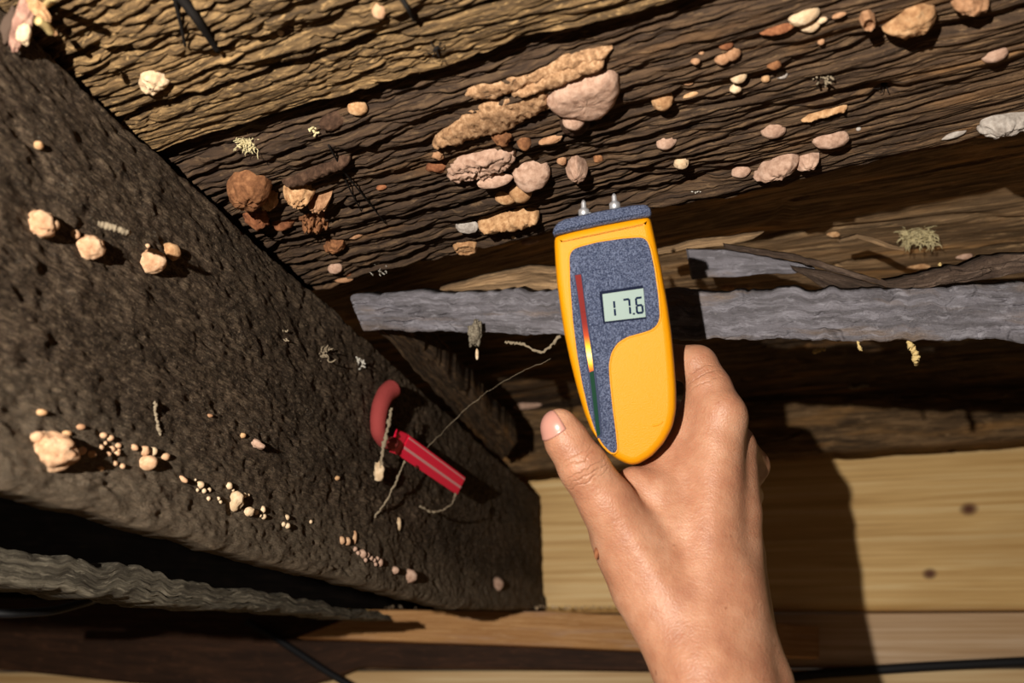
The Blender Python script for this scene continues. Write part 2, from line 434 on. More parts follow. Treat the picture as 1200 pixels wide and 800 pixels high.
# grey timber below the beam
NL = NB; PL = (NB, -0.35)
def lp(z, y):
    return np.array([(-0.35 + 0.2812 * y) / 0.9596, y, CAM[2] + z])
led = timber('ledge_timber', [lp(0.069, 0.1), lp(0.0735, 0.5), lp(0.081, 0.84)], [lp(0.050, 0.1), lp(0.056, 0.5), lp(0.0765, 0.84)], NB, 0.03, 420, 60, M['ledge'], 47, 'rough', 0.40, (0.002, 0.003), (0.004, 0.0015), 0.015)
tag(led, 'narrow cracked grey timber under the dark beam, below the black gap', 'timber')

# batten under the end of the beam
PBT = (unit([0.15, 1, 0]), 1.045 / math.hypot(0.15, 1))
bt = timber('batten', [on(437, 714, PBT), on(640, 716, PBT), on(960, 733, PBT)], [on(348, 747, PBT), on(640, 757, PBT), on(960, 771, PBT)], -PBT[0], 0.03, 260, 50, M['fresh'], 53, 'sawn', 1.5, (0.002, 0.002), (0.001, 0.001))
tag(bt, 'orange-brown sawn batten carrying the end of the dark beam', 'batten')

M['stain'] = old_wood('dark_stained_wood', (44, 27, 17), (66, 42, 27), (84, 54, 36), None, 8, 60, 0.7, 0.3)  # dark brown for the board that stands in for wall shade
M['soot'] = old_wood('blackened_wood', (8, 6, 5), (15, 11, 9), (24, 18, 14), None, 8, 60, 0.9, 0.3, spec=0.05)  # near-black for the board that paints the unlit void
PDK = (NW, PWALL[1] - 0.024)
dk = timber('stained_board', [on(x, y, PDK) for x, y in [(-300, 690), (430, 716), (880, 722)]], [on(x, y, PDK) for x, y in [(-300, 765), (0, 784), (150, 800), (330, 810), (385, 796), (420, 782), (770, 787), (880, 787)]], -NW, 0.018, 200, 30, M['stain'], 55, 'sawn', 2.0, (0.002, 0.002))  # dark board put in for the shade on the back wall
tag(dk, 'dark brown board standing in for wall shade behind the orange batten', 'board')

dk2 = timber('stained_board', [on(x, y, PDK) for x, y in [(-400, 430), (600, 470)]], [on(x, y, PDK) for x, y in [(-400, 684), (-300, 688), (430, 713), (600, 718)]], -NW, 0.018, 120, 30, M['soot'], 56, 'sawn', 2.0, (0.002, 0.002))  # near-black board added to paint the unlit void under the beam
tag(dk2, 'near-black board standing in for the dark of the gap under the sooty beam', 'board')

# header board under the ceiling, hanging before the pine wall
PH = (unit([0.12, 1, 0]), 0.985 / math.hypot(0.12, 1))
hd = timber('header_board', [on(505, 425, PH), on(760, 420, PH), on(1300, 385, PH)], [on(505, 556, PH), on(610, 549, PH), on(1200, 512, PH), on(1300, 506, PH)], -PH[0], 0.03, 380, 110, M['wood_e'], 59, 'old', 1.6, (0.004, 0.004), (0.003, 0.003))
tag(hd, 'dark old header board hanging above the pale pine wall', 'board')

# grey lath under the old boards
p1, p2, p3 = (412, 368, 0.595), (800, 370, 0.505), (1290, 366, 0.43)
la = [at(408, 345, 0.60), at(650, 341, 0.54), at(800, 343, 0.505), at(1000, 338, 0.475), at(1200, 334, 0.445), at(1300, 332, 0.43)]
lb = [at(426, 387, 0.60), at(650, 394, 0.54), at(800, 398, 0.505), at(1000, 400, 0.475), at(1200, 400, 0.445), at(1300, 402, 0.43)]
ln = unit(np.cross(la[-1] - la[0], lb[0] - la[0])); ln = ln if ln @ FWD < 0 else -ln
lath = timber('wooden_lath', la, lb, ln, 0.016, 760, 90, M['lath'], 61, 'bark', 1.0, (0.004, 0.003), (0.004, 0.003), 0.012)
tag(lath, 'long grey split lath with meandering cracks crossing behind the yellow meter', 'lath')


# ================================================================== FUNGI
bpy.context.view_layer.update()
TARGETS = [(o, n) for o, n in [(o, DN) for o in ceiling.children] + [(beam, NB), (hd, -PH[0]), (lath, ln), (led, NB)]]
def pick(px, py, only=None):
    r = ray(px, py); L_ = np.linalg.norm(r); best = None
    for o, n in TARGETS:
        if only is not None and o not in only: continue
        inv = o.matrix_world.inverted()
        ok, loc, nn, i = o.ray_cast(inv @ Vector(CAM), Vector(r / L_))
        if ok:
            d = (np.array(o.matrix_world @ loc) - CAM) @ FWD
            if best is None or d < best[0]: best = (d, n)
    return best if best else (0.6, -FWD)
import bmesh
def ico(sub):
    bm = bmesh.new(); bmesh.ops.create_icosphere(bm, subdivisions=sub, radius=1)
    V = np.array([v.co[:] for v in bm.verts]); Fc = np.array([[v.index for v in f.verts] for f in bm.faces], np.int32); bm.free()
    return V, Fc
ICO = {k: ico(k) for k in (2, 3, 4)}
_seed = [0]
def blob(name, px, py, wd, ht, mat, prot=0.8, lump=0.12, freq=1.6, sub=None, tilt=0.0, lift=0.25, fold=0.0, depth=None, parent=None):
    """A rounded body growing on the wood that is seen at (px, py); wd, ht: its size."""
    d, n = pick(px, py) if depth is None else depth
    _seed[0] += 1; sd = _seed[0] * 3.17
    sub = sub or (4 if max(wd, ht) > 26 else 3 if max(wd, ht) > 9 else 2)
    V, Fc = ICO[sub]
    r = 1 + lump * 2 * vn3(V * freq + sd + 40) + lump * vn3(V * freq * 2.7 + sd + 60) + 0.06 * vn3(V * 7 + sd)
    if fold: r = r - fold * (1 - sstep(0, 0.09, np.abs(vn3(V * 1.5 + sd + 9))))
    V = V * r[:, None]
    a, b = wd * d / F / 2, ht * d / F / 2
    c = prot * min(a, b)
    ct, st = math.cos(tilt), math.sin(tilt)
    X, Y = V[:, 0] * a, V[:, 1] * b
    c0 = CAM + ray(px, py) * (d - lift * min(a, b))
    vd = unit(ray(px, py)); ux = unit(RIGHT - vd * (RIGHT @ vd)); uy = np.cross(ux, vd)
    P = (X * ct - Y * st)[:, None] * ux + (X * st + Y * ct)[:, None] * uy + (V[:, 2] * c)[:, None] * vd
    o = mesh_obj(name, P if parent is None else P + c0 - np.array(parent.matrix_world.translation), Fc, M[mat], parent)
    if parent is None: o.location = c0
    return o
def pad(name, pts, mat, height=0.006, ctr=None, noise=0.35, power=2.6, rim=0.0, nfreq=500, only=None, ang=72, rings=14):
    """A flattish growth with an irregular outline, domed up from the wood."""
    pts = np.array(pts, float)
    c = np.array(ctr if ctr else pts.mean(0), float)
    d, n = pick(c[0], c[1], only)
    c3 = CAM + ray(*c) * d
    k = n @ (c3 - CAM)
    W = np.array([on(x, y, (n, k)) for x, y in pts]); W = np.vstack([W, W[:1]])
    seg = np.r_[0, np.cumsum(np.linalg.norm(np.diff(W, axis=0), axis=1))]
    q = np.linspace(0, seg[-1], ang, endpoint=False)
    R = np.stack([np.interp(q, seg, W[:, i]) for i in range(3)], 1)
    for _ in range(2): R = (np.roll(R, 1, 0) + 2 * R + np.roll(R, -1, 0)) / 4
    _seed[0] += 1; sd = _seed[0] * 2.3
    V = []
    for i in range(rings + 1):
        f = i / rings
        rr = math.sin(f * math.pi / 2)
        P = c3 + (R - c3) * rr
        z = height * (max(0, 1 - rr ** power)) ** 0.5 + rim * height * math.exp(-((rr - 0.8) / 0.12) ** 2) - 0.0025 * (i == rings) - 0.0008
        nz = noise * height * (vn3(P * nfreq + sd) + 0.6 * vn3(P * nfreq * 2.6 + sd))
        V.append(P + n * (z + nz * (1 if i < rings else 0))[:, None] if isinstance(z, np.ndarray) else P + n * (z + nz * (i < rings))[:, None])
    V = np.array(V)
    cen = V[0].mean(0); V = np.vstack([[cen], V[1:].reshape(-1, 3)])
    Fc = []
    for j in range(ang):
        j2 = (j + 1) % ang
        Fc.append((0, 1 + j, 1 + j2))
        for i in range(rings - 1):
            Fc.append((1 + i * ang + j, 1 + (i + 1) * ang + j, 1 + (i + 1) * ang + j2, 1 + i * ang + j2))
    fn = np.cross(V[Fc[0][1]] - V[0], V[Fc[0][2]] - V[0])
    if fn @ n < 0: Fc = [f[::-1] for f in Fc]
    o = mesh_obj(name, V - c3, Fc, M[mat]); o.location = c3
    return o
def crust(name, spine, mat, height=0.006, noise=0.4, nfreq=420, ns=70, nc=14, only=None):
    """A long low ridge of growth: spine points with half widths."""
    sp = np.array(spine, float)
    m = sp[len(sp) // 2]; d, n = pick(m[0], m[1], only); c3 = CAM + ray(m[0], m[1]) * d; k = n @ (c3 - CAM)
    W = np.array([on(x, y, (n, k)) for x, y, _ in sp])
    q = np.linspace(0, 1, ns); ts = np.linspace(0, 1, len(sp))
    ctr = np.stack([np.interp(q, ts, W[:, i]) for i in range(3)], 1)
    for _ in range(4): ctr[1:-1] = (ctr[:-2] + 2 * ctr[1:-1] + ctr[2:]) / 4
    hw = np.interp(q, ts, sp[:, 2]) * d / F * 1.3
    tg = np.gradient(ctr, axis=0); tg /= np.linalg.norm(tg, axis=1)[:, None]
    sd_ = np.cross(tg, n)
    _seed[0] += 1; s0 = _seed[0] * 1.9
    hw = hw * np.sqrt(np.clip(np.minimum(q, 1 - q) * 14, 0.02, 1)) * (1 + 0.5 * np.array([float(vn(x * 9, s0, 5)) for x in q]))
    V = []
    for j in range(nc + 1):
        a = math.pi * j / nc
        P = ctr + sd_ * (hw * math.cos(a))[:, None]
        z = height * math.sin(a) * np.clip(np.minimum(q, 1 - q) * 10, 0, 1) ** 0.5 - 0.002 * (j in (0, nc))
        nz = noise * height * (vn3(P * nfreq + s0) + 0.6 * vn3(P * nfreq * 2.7 + s0))
        V.append(P + n * (z + nz)[:, None])
    V = np.stack(V, 1).reshape(-1, 3)
    i = np.arange(ns - 1)[:, None]; j = np.arange(nc)[None]; k2 = nc + 1
    Fc = np.stack([i * k2 + j, (i + 1) * k2 + j, (i + 1) * k2 + j + 1, i * k2 + j + 1], -1).reshape(-1, 4)
    mid = Fc[len(Fc) // 2]
    if np.cross(V[mid[1]] - V[mid[0]], V[mid[3]] - V[mid[0]]) @ n < 0: Fc = Fc[:, ::-1]
    o = mesh_obj(name, V - c3, np.ascontiguousarray(Fc), M[mat]); o.location = c3
    return o
def fung(o, label, group=None):
    kind = o.name.split('.')[0]
    if kind.startswith('fungus_'): o.name = kind[7:] + '_fungus'
    return tag(o, label, 'fungus', group)
ORD = 'first second third fourth fifth sixth seventh eighth ninth tenth eleventh twelfth thirteenth fourteenth fifteenth sixteenth'.split()

# --- on the sooty beam: the four large knobs in a row and their neighbours
for a in [
 (49, 262, 33, 34, 'peach', 'notched pale fungus knob on the dark beam, outermost of the row of four', dict(fold=0.35, lump=0.16)),
 (105, 290, 34, 31, 'peach', 'round veined pale fungus knob with a small bud above it on the dark beam', dict(fold=0.12)),
 (88, 274, 10, 12, 'peach', 'small pale bud touching the round veined knob on the beam', dict(tilt=0.6)),
 (177, 306, 33, 28, 'peach', 'striped pale fungus knob with a pointed tip on the dark beam', dict(fold=0.10, tilt=-0.2)),
 (189, 301, 9, 10, 'peach', 'tiny bud on the tip of the striped pale knob', {}),
 (200, 295, 21, 22, 'tan', 'smaller tan fungus knob beside the striped pale knob on the beam', dict(tilt=0.5)),
 (173, 288, 6, 6, 'peach', 'tiny pale bead just above the striped knob', {}),
 (45, 170, 11, 10, 'tan', 'single small blurred tan bead high on the dark beam', {}),
 (62, 529, 50, 44, 'peach', 'largest pale fungus on the dark beam, flat with brown pits', dict(fold=0.2, lump=0.2, tilt=-0.5)),
 (43, 512, 17, 14, 'peach', 'rounded upper lobe of the largest pale fungus on the beam', {}),
 (48, 483, 13, 8, 'tan', 'flat blurred tan fleck above the largest beam fungus', {}),
 (78, 508, 11, 8, 'tan', 'small tan bead just beside the largest beam fungus', {}),
 (94, 500, 11, 7, 'orange', 'small orange-tan bead above the crumbs near the largest beam fungus', {}),
 (95, 528, 12, 10, 'peach', 'oval pale bead in the shadow of the largest beam fungus', {}),
 (106, 532, 13, 8, 'tan', 'flat tan bead next to the oval pale bead on the beam', {}),
 (117, 549, 10, 7, 'tan', 'lowest lone tan bead below the crumb cluster on the beam', {}),
 (173, 542, 22, 18, 'peach', 'smooth round pale fungus ball below two knobbly ones on the beam', dict(lump=0.06)),
 (169, 528, 12, 12, 'peach', 'knobbly pale fungus on top of the smooth pale ball', {}),
 (179, 529, 11, 11, 'cream', 'second knobbly pale fungus on top of the smooth pale ball', {}),
 (193, 535, 12, 9, 'peach', 'pale bead at the outer side of the smooth pale ball', {}),
 (157, 524, 10, 7, 'peach', 'tan bead just before the two knobbly fungi on the smooth ball', dict(tilt=-0.4)),
 (276, 588, 21, 24, 'cream', 'ring-shaped cream fungus with a dark hole in a bead chain on the beam', dict(fold=0.45, lump=0.22)),
 (268, 569, 9, 9, 'cream', 'round bead above the ring-shaped cream fungus', {}),
 (291, 599, 14, 11, 'cream', 'lumpy cream fungus joined below the ring-shaped one', dict(lump=0.25)),
 (308, 597, 7, 9, 'cream', 'upright oval bead past the lumpy cream fungus', {}),
 (286, 580, 7, 6, 'cream', 'little bead at the shoulder of the ring-shaped cream fungus', {}),
 (234, 568, 10, 9, 'cream', 'largest bead of the chain before the ring-shaped cream fungus', {}),
 (214, 561, 13, 6, 'peach', 'elongated tan bead at the start of the chain on the beam', dict(tilt=-0.6)),
 (299, 519, 26, 9, 'pink', 'ruffled pinkish fungus strip lying on the middle of the beam', dict(lump=0.35, freq=3, tilt=-0.5)),
 (284, 510, 9, 7, 'tan', 'small tan lump at the upper end of the ruffled pinkish strip', {}),
 (245, 487, 9, 5, 'orange', 'lone orange fleck above the ruffled strip on the beam', {}),
 (415, 630, 7, 16, 'peach', 'tall double bead at the head of the beaded fungus chain low on the beam', {}),
 (400, 633, 8, 10, 'peach', 'outer of the two round beads beside the tall double bead', {}),
 (407, 634, 9, 10, 'peach', 'inner of the two round beads beside the tall double bead', {}),
 (424, 649, 11, 11, 'pink', 'largest pinkish bead in the beaded chain low on the beam', {}),
 (445, 659, 8, 10, 'pink', 'last bead of the beaded chain low on the beam', {}),
 (462, 668, 11, 9, 'pink', 'small pinkish bead beside the whitish-pink lump low on the beam', {}),
 (478, 675, 20, 17, 'pink', 'angular whitish-pink lump low on the beam near its lower edge', dict(lump=0.2)),
 (582, 684, 17, 16, 'pink', 'dull round pink disc near the far end of the dark beam', {}),
 (467, 614, 6, 16, 'cream', 'thin cream stalk standing on the beam below the red strip', {}),
 (395, 560, 7, 6, 'tan', 'faint tan fleck on the beam between the bead chain and the red strip', {}),
]:
    fung(blob('fungus_knob' if a[2] > 20 else 'fungus_bead', *a[:5], **a[6]), a[5])
for k, (x, y, s_) in enumerate(sorted([(121, 510, 9), (129, 513, 9), (118, 524, 8), (131, 526, 9), (138, 522, 8), (127, 532, 7), (137, 531, 8), (134, 543, 8), (143, 546, 8), (138, 528, 7), (123, 519, 6)])):
    fung(blob('fungus_bead', x, y, s_, s_ * 0.85, 'peach'), ORD[k] + ' tan crumb bead of the loose cluster, counted from the largest beam fungus', 'crumb beads between the pale knobs')
for k, (x, y, s_) in enumerate(sorted([(229, 562, 3), (231, 574, 5), (239, 575, 6), (245, 574, 6), (244, 584, 6), (256, 584, 5), (258, 588, 5), (273, 574, 4), (291, 580, 4), (300, 600, 6), (309, 605, 7), (305, 604, 4), (336, 606, 7), (332, 614, 6), (337, 616, 7), (364, 611, 5)])):
    fung(blob('fungus_bead', x, y, s_, s_, 'cream'), ORD[k] + ' tiny cream bead along the chain past the ring-shaped fungus, counted from the near end', 'tiny cream beads on the beam')
for k, (x, y, s_) in enumerate(sorted([(416, 643, 6), (419, 648, 6), (430, 650, 7), (434, 654, 7), (438, 656, 6), (428, 656, 6), (442, 654, 5), (440, 661, 5)])):
    fung(blob('fungus_bead', x, y, s_, s_, 'pink'), ORD[k] + ' tiny pinkish bead of the close chain, counted from the tall double bead', 'tiny pink beads on the beam')

# --- on the tan boards above
fung(pad('fungus_flake', [(162, 96), (165, 84), (176, 82), (186, 85), (193, 90), (200, 95), (196, 101), (180, 107), (168, 106)], 'cream', 0.006), 'thin cream fungus flake alone on the tan weathered board')
fung(blob('fungus_bead', 444, 13, 17, 18, 'peach'), 'single round peach ball on the tan weathered board')
fung(blob('fungus_bead', 329, 38, 8, 8, 'cream'), 'tiny cream bead alone on the tan weathered board')
# --- the corner by the beam
fung(pad('fungus_bracket', [(265, 212), (275, 202), (295, 200), (312, 206), (320, 216), (314, 228), (297, 237), (281, 233), (268, 224)], 'brown', 0.014, noise=0.2), 'large brown rounded bracket fungus in the corner by the beam')
fung(pad('fungus_bracket', [(305, 228), (315, 224), (325, 226), (327, 236), (318, 241), (307, 240)], 'tan', 0.008), 'small tan lobe under the large brown bracket')
fung(pad('fungus_bracket', [(331, 220), (341, 214), (356, 214), (371, 222), (366, 229), (350, 232), (338, 228)], 'tan', 0.011), 'pale tan pointed bracket beside the large brown one')
fung(pad('fungus_bracket', [(360, 235), (375, 228), (390, 224), (387, 234), (374, 240), (362, 240)], 'orange', 0.009), 'orange-brown bracket just below the pale tan pointed one')
fung(blob('fungus_lump', 302, 255, 28, 27, 'rust', lump=0.3, freq=2.6), 'crumbly rust-red lump against the beam edge')
fung(blob('fungus_lump', 331, 259, 26, 20, 'rust', lump=0.3, freq=2.6), 'second crumbly rust-red lump, further along from the beam edge')
fung(pad('fungus_crust', [(350, 250), (362, 243), (378, 248), (386, 262), (372, 270), (356, 268)], 'brown', 0.006, noise=1.0), 'rough brown crust patch between the brackets and the orange fleck')
fung(pad('fungus_crust', [(378, 290), (388, 280), (403, 280), (405, 288), (390, 294)], 'brown', 0.006), 'dark brown low crust under the orange fleck')
fung(blob('fungus_bead', 417, 275, 19, 9, 'orange', tilt=0.3), 'bright orange oval fleck on the decayed brown board')
fung(blob('fungus_bead', 393, 314, 18, 13, 'pink', tilt=0.2), 'shiny pinkish bead near the lower edge of the brown board by the beam')
fung(blob('fungus_bead', 408, 320, 9, 8, 'rust'), 'small rust bead beside the shiny pinkish one')
fung(blob('fungus_bead', 403, 328, 22, 6, 'orange', tilt=0.1), 'thin orange sliver under the shiny pinkish bead')
fung(blob('fungus_bead', 401, 186, 20, 10, 'tan', tilt=0.35), 'pale tip at the end of the raised brown ridge')
fung(crust('fungus_ridge', [(330, 211, 4), (352, 207, 6), (375, 197, 6), (396, 188, 6), (410, 180, 5)], 'dark', 0.006, 0.3), 'raised dark brown ridge above the brackets in the corner')
fung(blob('fungus_bead', 448, 219, 14, 7, 'rust', tilt=0.3), 'small rust fleck on the brown board above the long crack')
fung(blob('fungus_bead', 419, 126, 24, 18, 'tan', lump=0.1), 'greyish tan ball in the dark gap between the boards')
fung(blob('fungus_lump', 391, 141, 32, 20, 'dark', lump=0.2, tilt=0.5), 'dark brown lump in the gap beside the greyish tan ball')
# --- the big middle colony
fung(crust('fungus_crust', [(543, 111, 4), (562, 106, 10), (592, 100, 11), (625, 88, 9), (660, 76, 8), (695, 66, 6), (718, 56, 3)], 'ochre', 0.0034, 0.8), 'upper long ochre crust ridge below the black gap')
fung(crust('fungus_crust', [(507, 170, 5), (530, 158, 12), (560, 144, 16), (592, 132, 17), (620, 120, 16), (650, 110, 15)], 'ochre', 0.0040, 0.8), 'lower long ochre crust ridge leading to the big pink shelf')
fung(crust('fungus_crust', [(600, 112, 4), (640, 96, 8), (670, 84, 8), (700, 74, 6), (708, 70, 3)], 'ochre', 0.0036, 0.5), 'orange-brown band above the big pink shelf')
fung(pad('fungus_shelf', [(638, 116), (650, 100), (668, 92), (690, 86), (713, 79), (724, 84), (728, 100), (722, 115), (708, 130), (694, 135), (678, 133), (660, 130), (646, 126)], 'pink', 0.0085, (686, 110), 0.10, 6.0), 'largest smooth greyish-pink shelf fungus on the brown board')
fung(pad('fungus_lump', [(655, 142), (660, 132), (675, 130), (690, 134), (692, 146), (685, 156), (670, 159), (658, 153)], 'dark', 0.0045, noise=0.2), 'dark collar around the pink drop under the largest shelf')
fung(blob('fungus_knob', 672, 141, 25, 23, 'pink', lump=0.08, lift=0.9), 'round pink drop hanging from the largest shelf fungus')
fung(pad('fungus_shelf', [(521, 206), (524, 196), (535, 186), (556, 180), (580, 174), (602, 173), (606, 182), (596, 194), (575, 203), (550, 206), (532, 210)], 'pink', 0.006, (562, 192), 0.6, 4.0), 'feathery-edged pink shelf in the middle colony')
fung(blob('fungus_finger', 580, 212, 42, 16, 'pink', tilt=0.22, lump=0.06, lift=1.6), 'finger-like pink lobe between the feathery shelf and the round lobe')
fung(blob('fungus_knob', 622, 202, 45, 40, 'pink', lump=0.12, tilt=0.3, lift=0.6, prot=0.7), 'round wrinkled pink lobe, biggest knob of the middle colony')
fung(blob('fungus_knob', 610, 225, 25, 25, 'tan', lump=0.1, lift=0.9), 'tan lobe hanging under the round wrinkled pink lobe')
fung(blob('fungus_knob', 592, 231, 26, 18, 'tan', lump=0.1, lift=0.5), 'flat greyish tan lobe below the finger-like pink lobe')
fung(blob('fungus_lump', 588, 160, 24, 22, 'brown', lump=0.35, freq=3), 'crumbly brown lump above the feathery pink shelf')
fung(blob('fungus_bead', 614, 166, 18, 20, 'brown'), 'dark brown ball between the crumbly lump and the orange-brown pad')
fung(blob('fungus_bead', 645, 164, 27, 10, 'orange', tilt=0.25), 'orange-brown oval pad under the ochre crust')
fung(blob('fungus_bead', 658, 188, 12, 11, 'orange'), 'small orange-brown ball beside the five-cornered pink fungus')
fung(pad('fungus_shelf', [(662, 196), (668, 187), (675, 182), (681, 186), (690, 194), (687, 202), (677, 206), (667, 203)], 'pink', 0.010, noise=0.2), 'five-cornered pink fungus alone above the meter pins')
fung(blob('fungus_bead', 701, 186, 12, 10, 'brown', lump=0.25), 'small crumbly brown bead above the second meter pin')
fung(blob('fungus_lump', 547, 265, 27, 16, 'white', lump=0.2), 'chalky white lump at the end of the low tan strip')
fung(crust('fungus_crust', [(560, 262, 4), (580, 259, 6), (600, 256, 9), (618, 252, 8), (632, 249, 6)], 'tan', 0.008, 0.3), 'low tan strip of fungus under the middle colony')
fung(blob('fungus_bead', 578, 271, 18, 6, 'cream', tilt=0.2), 'thin cream sliver under the low tan strip')
fung(pad('fungus_disc', [(530, 288), (536, 283), (548, 281), (559, 284), (560, 291), (548, 295), (536, 294)], 'tan', 0.004, noise=0.2, rim=0.5), 'flat tan disc with a raised rim near the lower edge of the brown board')
fung(blob('fungus_bead', 622, 283, 22, 7, 'pink', tilt=0.25), 'small curled pink fungus near the lower board edge beside the meter')
fung(blob('fungus_bead', 602, 278, 6, 4, 'cream'), 'tiny cream speck above the curled pink fungus')
fung(blob('fungus_bead', 512, 196, 22, 14, 'rust', lump=0.3), 'rust patch at the outer end of the feathery shelf')
fung(blob('fungus_bead', 513, 182, 14, 11, 'orange', lump=0.3), 'orange crumb above the rust patch by the feathery shelf')
# --- beyond the meter on the brown board
for a in [
 (776, 117, 26, 25, 'tan', 'round tan button with a cracked face on the brown board', dict(fold=0.25, lump=0.05)),
 (781, 166, 25, 18, 'pink', 'oval pinkish button above the smaller one near the meter', dict(tilt=0.3, lump=0.08)),
 (798, 190, 18, 16, 'cream', 'small creamy button with a split, below the oval pinkish one', dict(fold=0.2)),
 (865, 89, 20, 17, 'cream', 'cream ball above a smaller cream ball', {}),
 (862, 104, 13, 11, 'cream', 'smaller cream ball directly below the cream ball', {}),
 (858, 63, 20, 16, 'orange', 'upper lump of an orange-tan pair on the brown board', dict(tilt=0.4)),
 (846, 69, 18, 14, 'orange', 'lower lump of an orange-tan pair on the brown board', {}),
 (850, 52, 18, 13, 'rust', 'rust-brown lump above the orange-tan pair', {}),
 (815, 72, 11, 8, 'orange', 'small orange bead just before the orange-tan pair', {}),
 (822, 62, 7, 5, 'orange', 'tiny orange bead above the small orange bead', {}),
 (806, 97, 12, 7, 'orange', 'flat orange fleck below the small orange bead', {}),
 (810, 111, 20, 6, 'tan', 'thin tan sliver along a crack below the flat orange fleck', dict(tilt=0.3)),
 (897, 92, 10, 9, 'tan', 'small tan bead between the cream balls and the grey oval', {}),
 (916, 88, 14, 9, 'white', 'small whitish oval beside the small tan bead', {}),
 (907, 76, 16, 12, 'brown', 'brown low lump above the whitish oval', {}),
 (942, 18, 35, 22, 'cream', 'large cream fungus, upper of a cream pair high on the board', dict(tilt=0.4, lump=0.1)),
 (949, 30, 22, 16, 'cream', 'lower smaller lump of the cream pair', dict(tilt=0.2)),
 (963, 24, 12, 7, 'cream', 'tiny cream tip beside the cream pair', dict(tilt=0.3)),
 (912, 33, 40, 14, 'rust', 'rust-brown pad trailing from the cream pair', dict(tilt=0.25, prot=0.4)),
 (962, 49, 9, 8, 'orange', 'lone orange bead below the cream pair', {}),
 (983, 18, 16, 7, 'orange', 'flat orange fleck between the cream pair and the ringed disc', dict(tilt=0.3)),
 (1166, 63, 28, 20, 'pink', 'oval greyish-pink button by itself on the brown board near the frame edge', dict(tilt=0.3, lump=0.06)),
 (906, 152, 28, 21, 'pink', 'oval pinkish-grey button in the middle of the brown board', dict(lump=0.05, tilt=0.1)),
 (974, 163, 41, 23, 'pink', 'widest oval pinkish-grey button near the shaded edge', dict(lump=0.06, tilt=0.15)),
 (868, 201, 22, 15, 'pink', 'small pink oval at the start of the long pink shelf', dict(tilt=0.15)),
 (1150, 159, 14, 6, 'tan', 'thin tan sliver in the shade before the long chalky fungus', {}),
 (1118, 158, 26, 8, 'white', 'small greyish sliver in the shade before the chalky fungus', dict(tilt=0.4)),
 (1006, 151, 6, 5, 'white', 'tiny white speck past the widest oval button', {}),
]:
    fung(blob('fungus_button', *a[:5], **a[6]), a[5])
fung(pad('fungus_disc', [(1006, 22), (1010, 14), (1018, 11), (1025, 15), (1025, 23), (1019, 30), (1010, 29)], 'orange', 0.004, noise=0.2, rim=0.7), 'flat ringed orange disc beside the large orange pad')
fung(pad('fungus_shelf', [(1032, 34), (1048, 22), (1060, 8), (1075, 2), (1095, 5), (1098, 16), (1090, 28), (1070, 38), (1048, 40)], 'tan', 0.008, noise=0.2), 'large blurred orange-pink pad high on the brown board')
fung(pad('fungus_shelf', [(1113, 4), (1120, -4), (1140, -8), (1160, -4), (1158, 4), (1140, 8), (1120, 8)], 'orange', 0.008, noise=0.3), 'orange-brown pad cut by the top edge of the picture')
fung(crust('fungus_crust', [(938, 141, 1.5), (955, 136, 2.6), (975, 131, 2.6), (993, 125, 1.5)], 'tan', 0.0022, 0.7), 'thin tan crust along a crack above the widest oval button')
fung(pad('fungus_shelf', [(880, 206), (893, 194), (912, 183), (928, 178), (937, 182), (932, 191), (915, 199), (895, 204)], 'pink', 0.010, noise=0.2), 'long pink shelf on the shaded edge of the brown board')
fung(pad('fungus_shelf', [(930, 194), (938, 184), (950, 179), (961, 180), (957, 188), (945, 192)], 'pink', 0.008, noise=0.2), 'pink curl joined to the end of the long pink shelf')
fung(pad('fungus_shelf', [(1143, 150), (1150, 141), (1166, 136), (1186, 133), (1204, 131), (1206, 140), (1190, 146), (1168, 151), (1152, 154)], 'white', 0.009, noise=0.3), 'long chalky grey fungus in the shade at the board edge')
# --- recessed board and header
for a in [
 (1129, 300, 19, 8, 'pink', 'small pink fungus below the pale tuft on the recessed board', {}),
 (1073, 312, 32, 7, 'tan', 'thin tan sliver under the pale tuft on the recessed board', {}),
 (976, 274, 16, 8, 'tan', 'small tan flake alone on the recessed board', dict(tilt=-0.2)),
 (853, 337, 14, 8, 'tan', 'small tan bead just above the grey lath', {}),
 (554, 476, 23, 9, 'pink', 'smaller pink fleck on the dark header board', dict(prot=0.5)),
 (620, 474, 37, 10, 'pink', 'larger pink fleck on the dark header board beside the thumb', dict(tilt=0.15, prot=0.5)),
]:
    fung(blob('fungus_fleck', *a[:5], **a[6]), a[5])

# ================================================================== MOISTURE METER
MD = 0.400
RC = Matrix(((1, 0, 0), (0, -sT, -cT), (0, cT, -sT)))          # columns: right, up, towards the viewer
meter = empty('moisture_meter', at(722, 395, MD))
meter.rotation_euler = (RC @ Matrix.Rotation(math.radians(-7), 3, 'Y')).to_euler()
tag(meter, 'yellow moisture meter with dark blue face, two metal pins, reading 17.6', 'moisture meter')
K = MD / F
def L2(px, py): return ((px - 722) * K, (395 - py) * K)
def smooth_loop(pts, n=120, it=2):
    p = np.array(pts, float); p = np.vstack([p, p[:1]])
    d = np.r_[0, np.cumsum(np.linalg.norm(np.diff(p, axis=0), axis=1))]
    q = np.linspace(0, d[-1], n, endpoint=False)
    r = np.stack([np.interp(q, d, p[:, 0]), np.interp(q, d, p[:, 1])], 1)
    for _ in range(it): r = (np.roll(r, 1, 0) + 2 * r + np.roll(r, -1, 0)) / 4
    return r
def inset(loop, dist):
    t = np.roll(loop, -1, 0) - np.roll(loop, 1, 0)
    t /= np.linalg.norm(t, axis=1)[:, None] + 1e-12
    area = 0.5 * np.sum(loop[:, 0] * np.roll(loop[:, 1], -1) - np.roll(loop[:, 0], -1) * loop[:, 1])
    nrm = np.stack([-t[:, 1], t[:, 0]], 1) * (1 if area > 0 else -1)
    return loop + nrm * dist
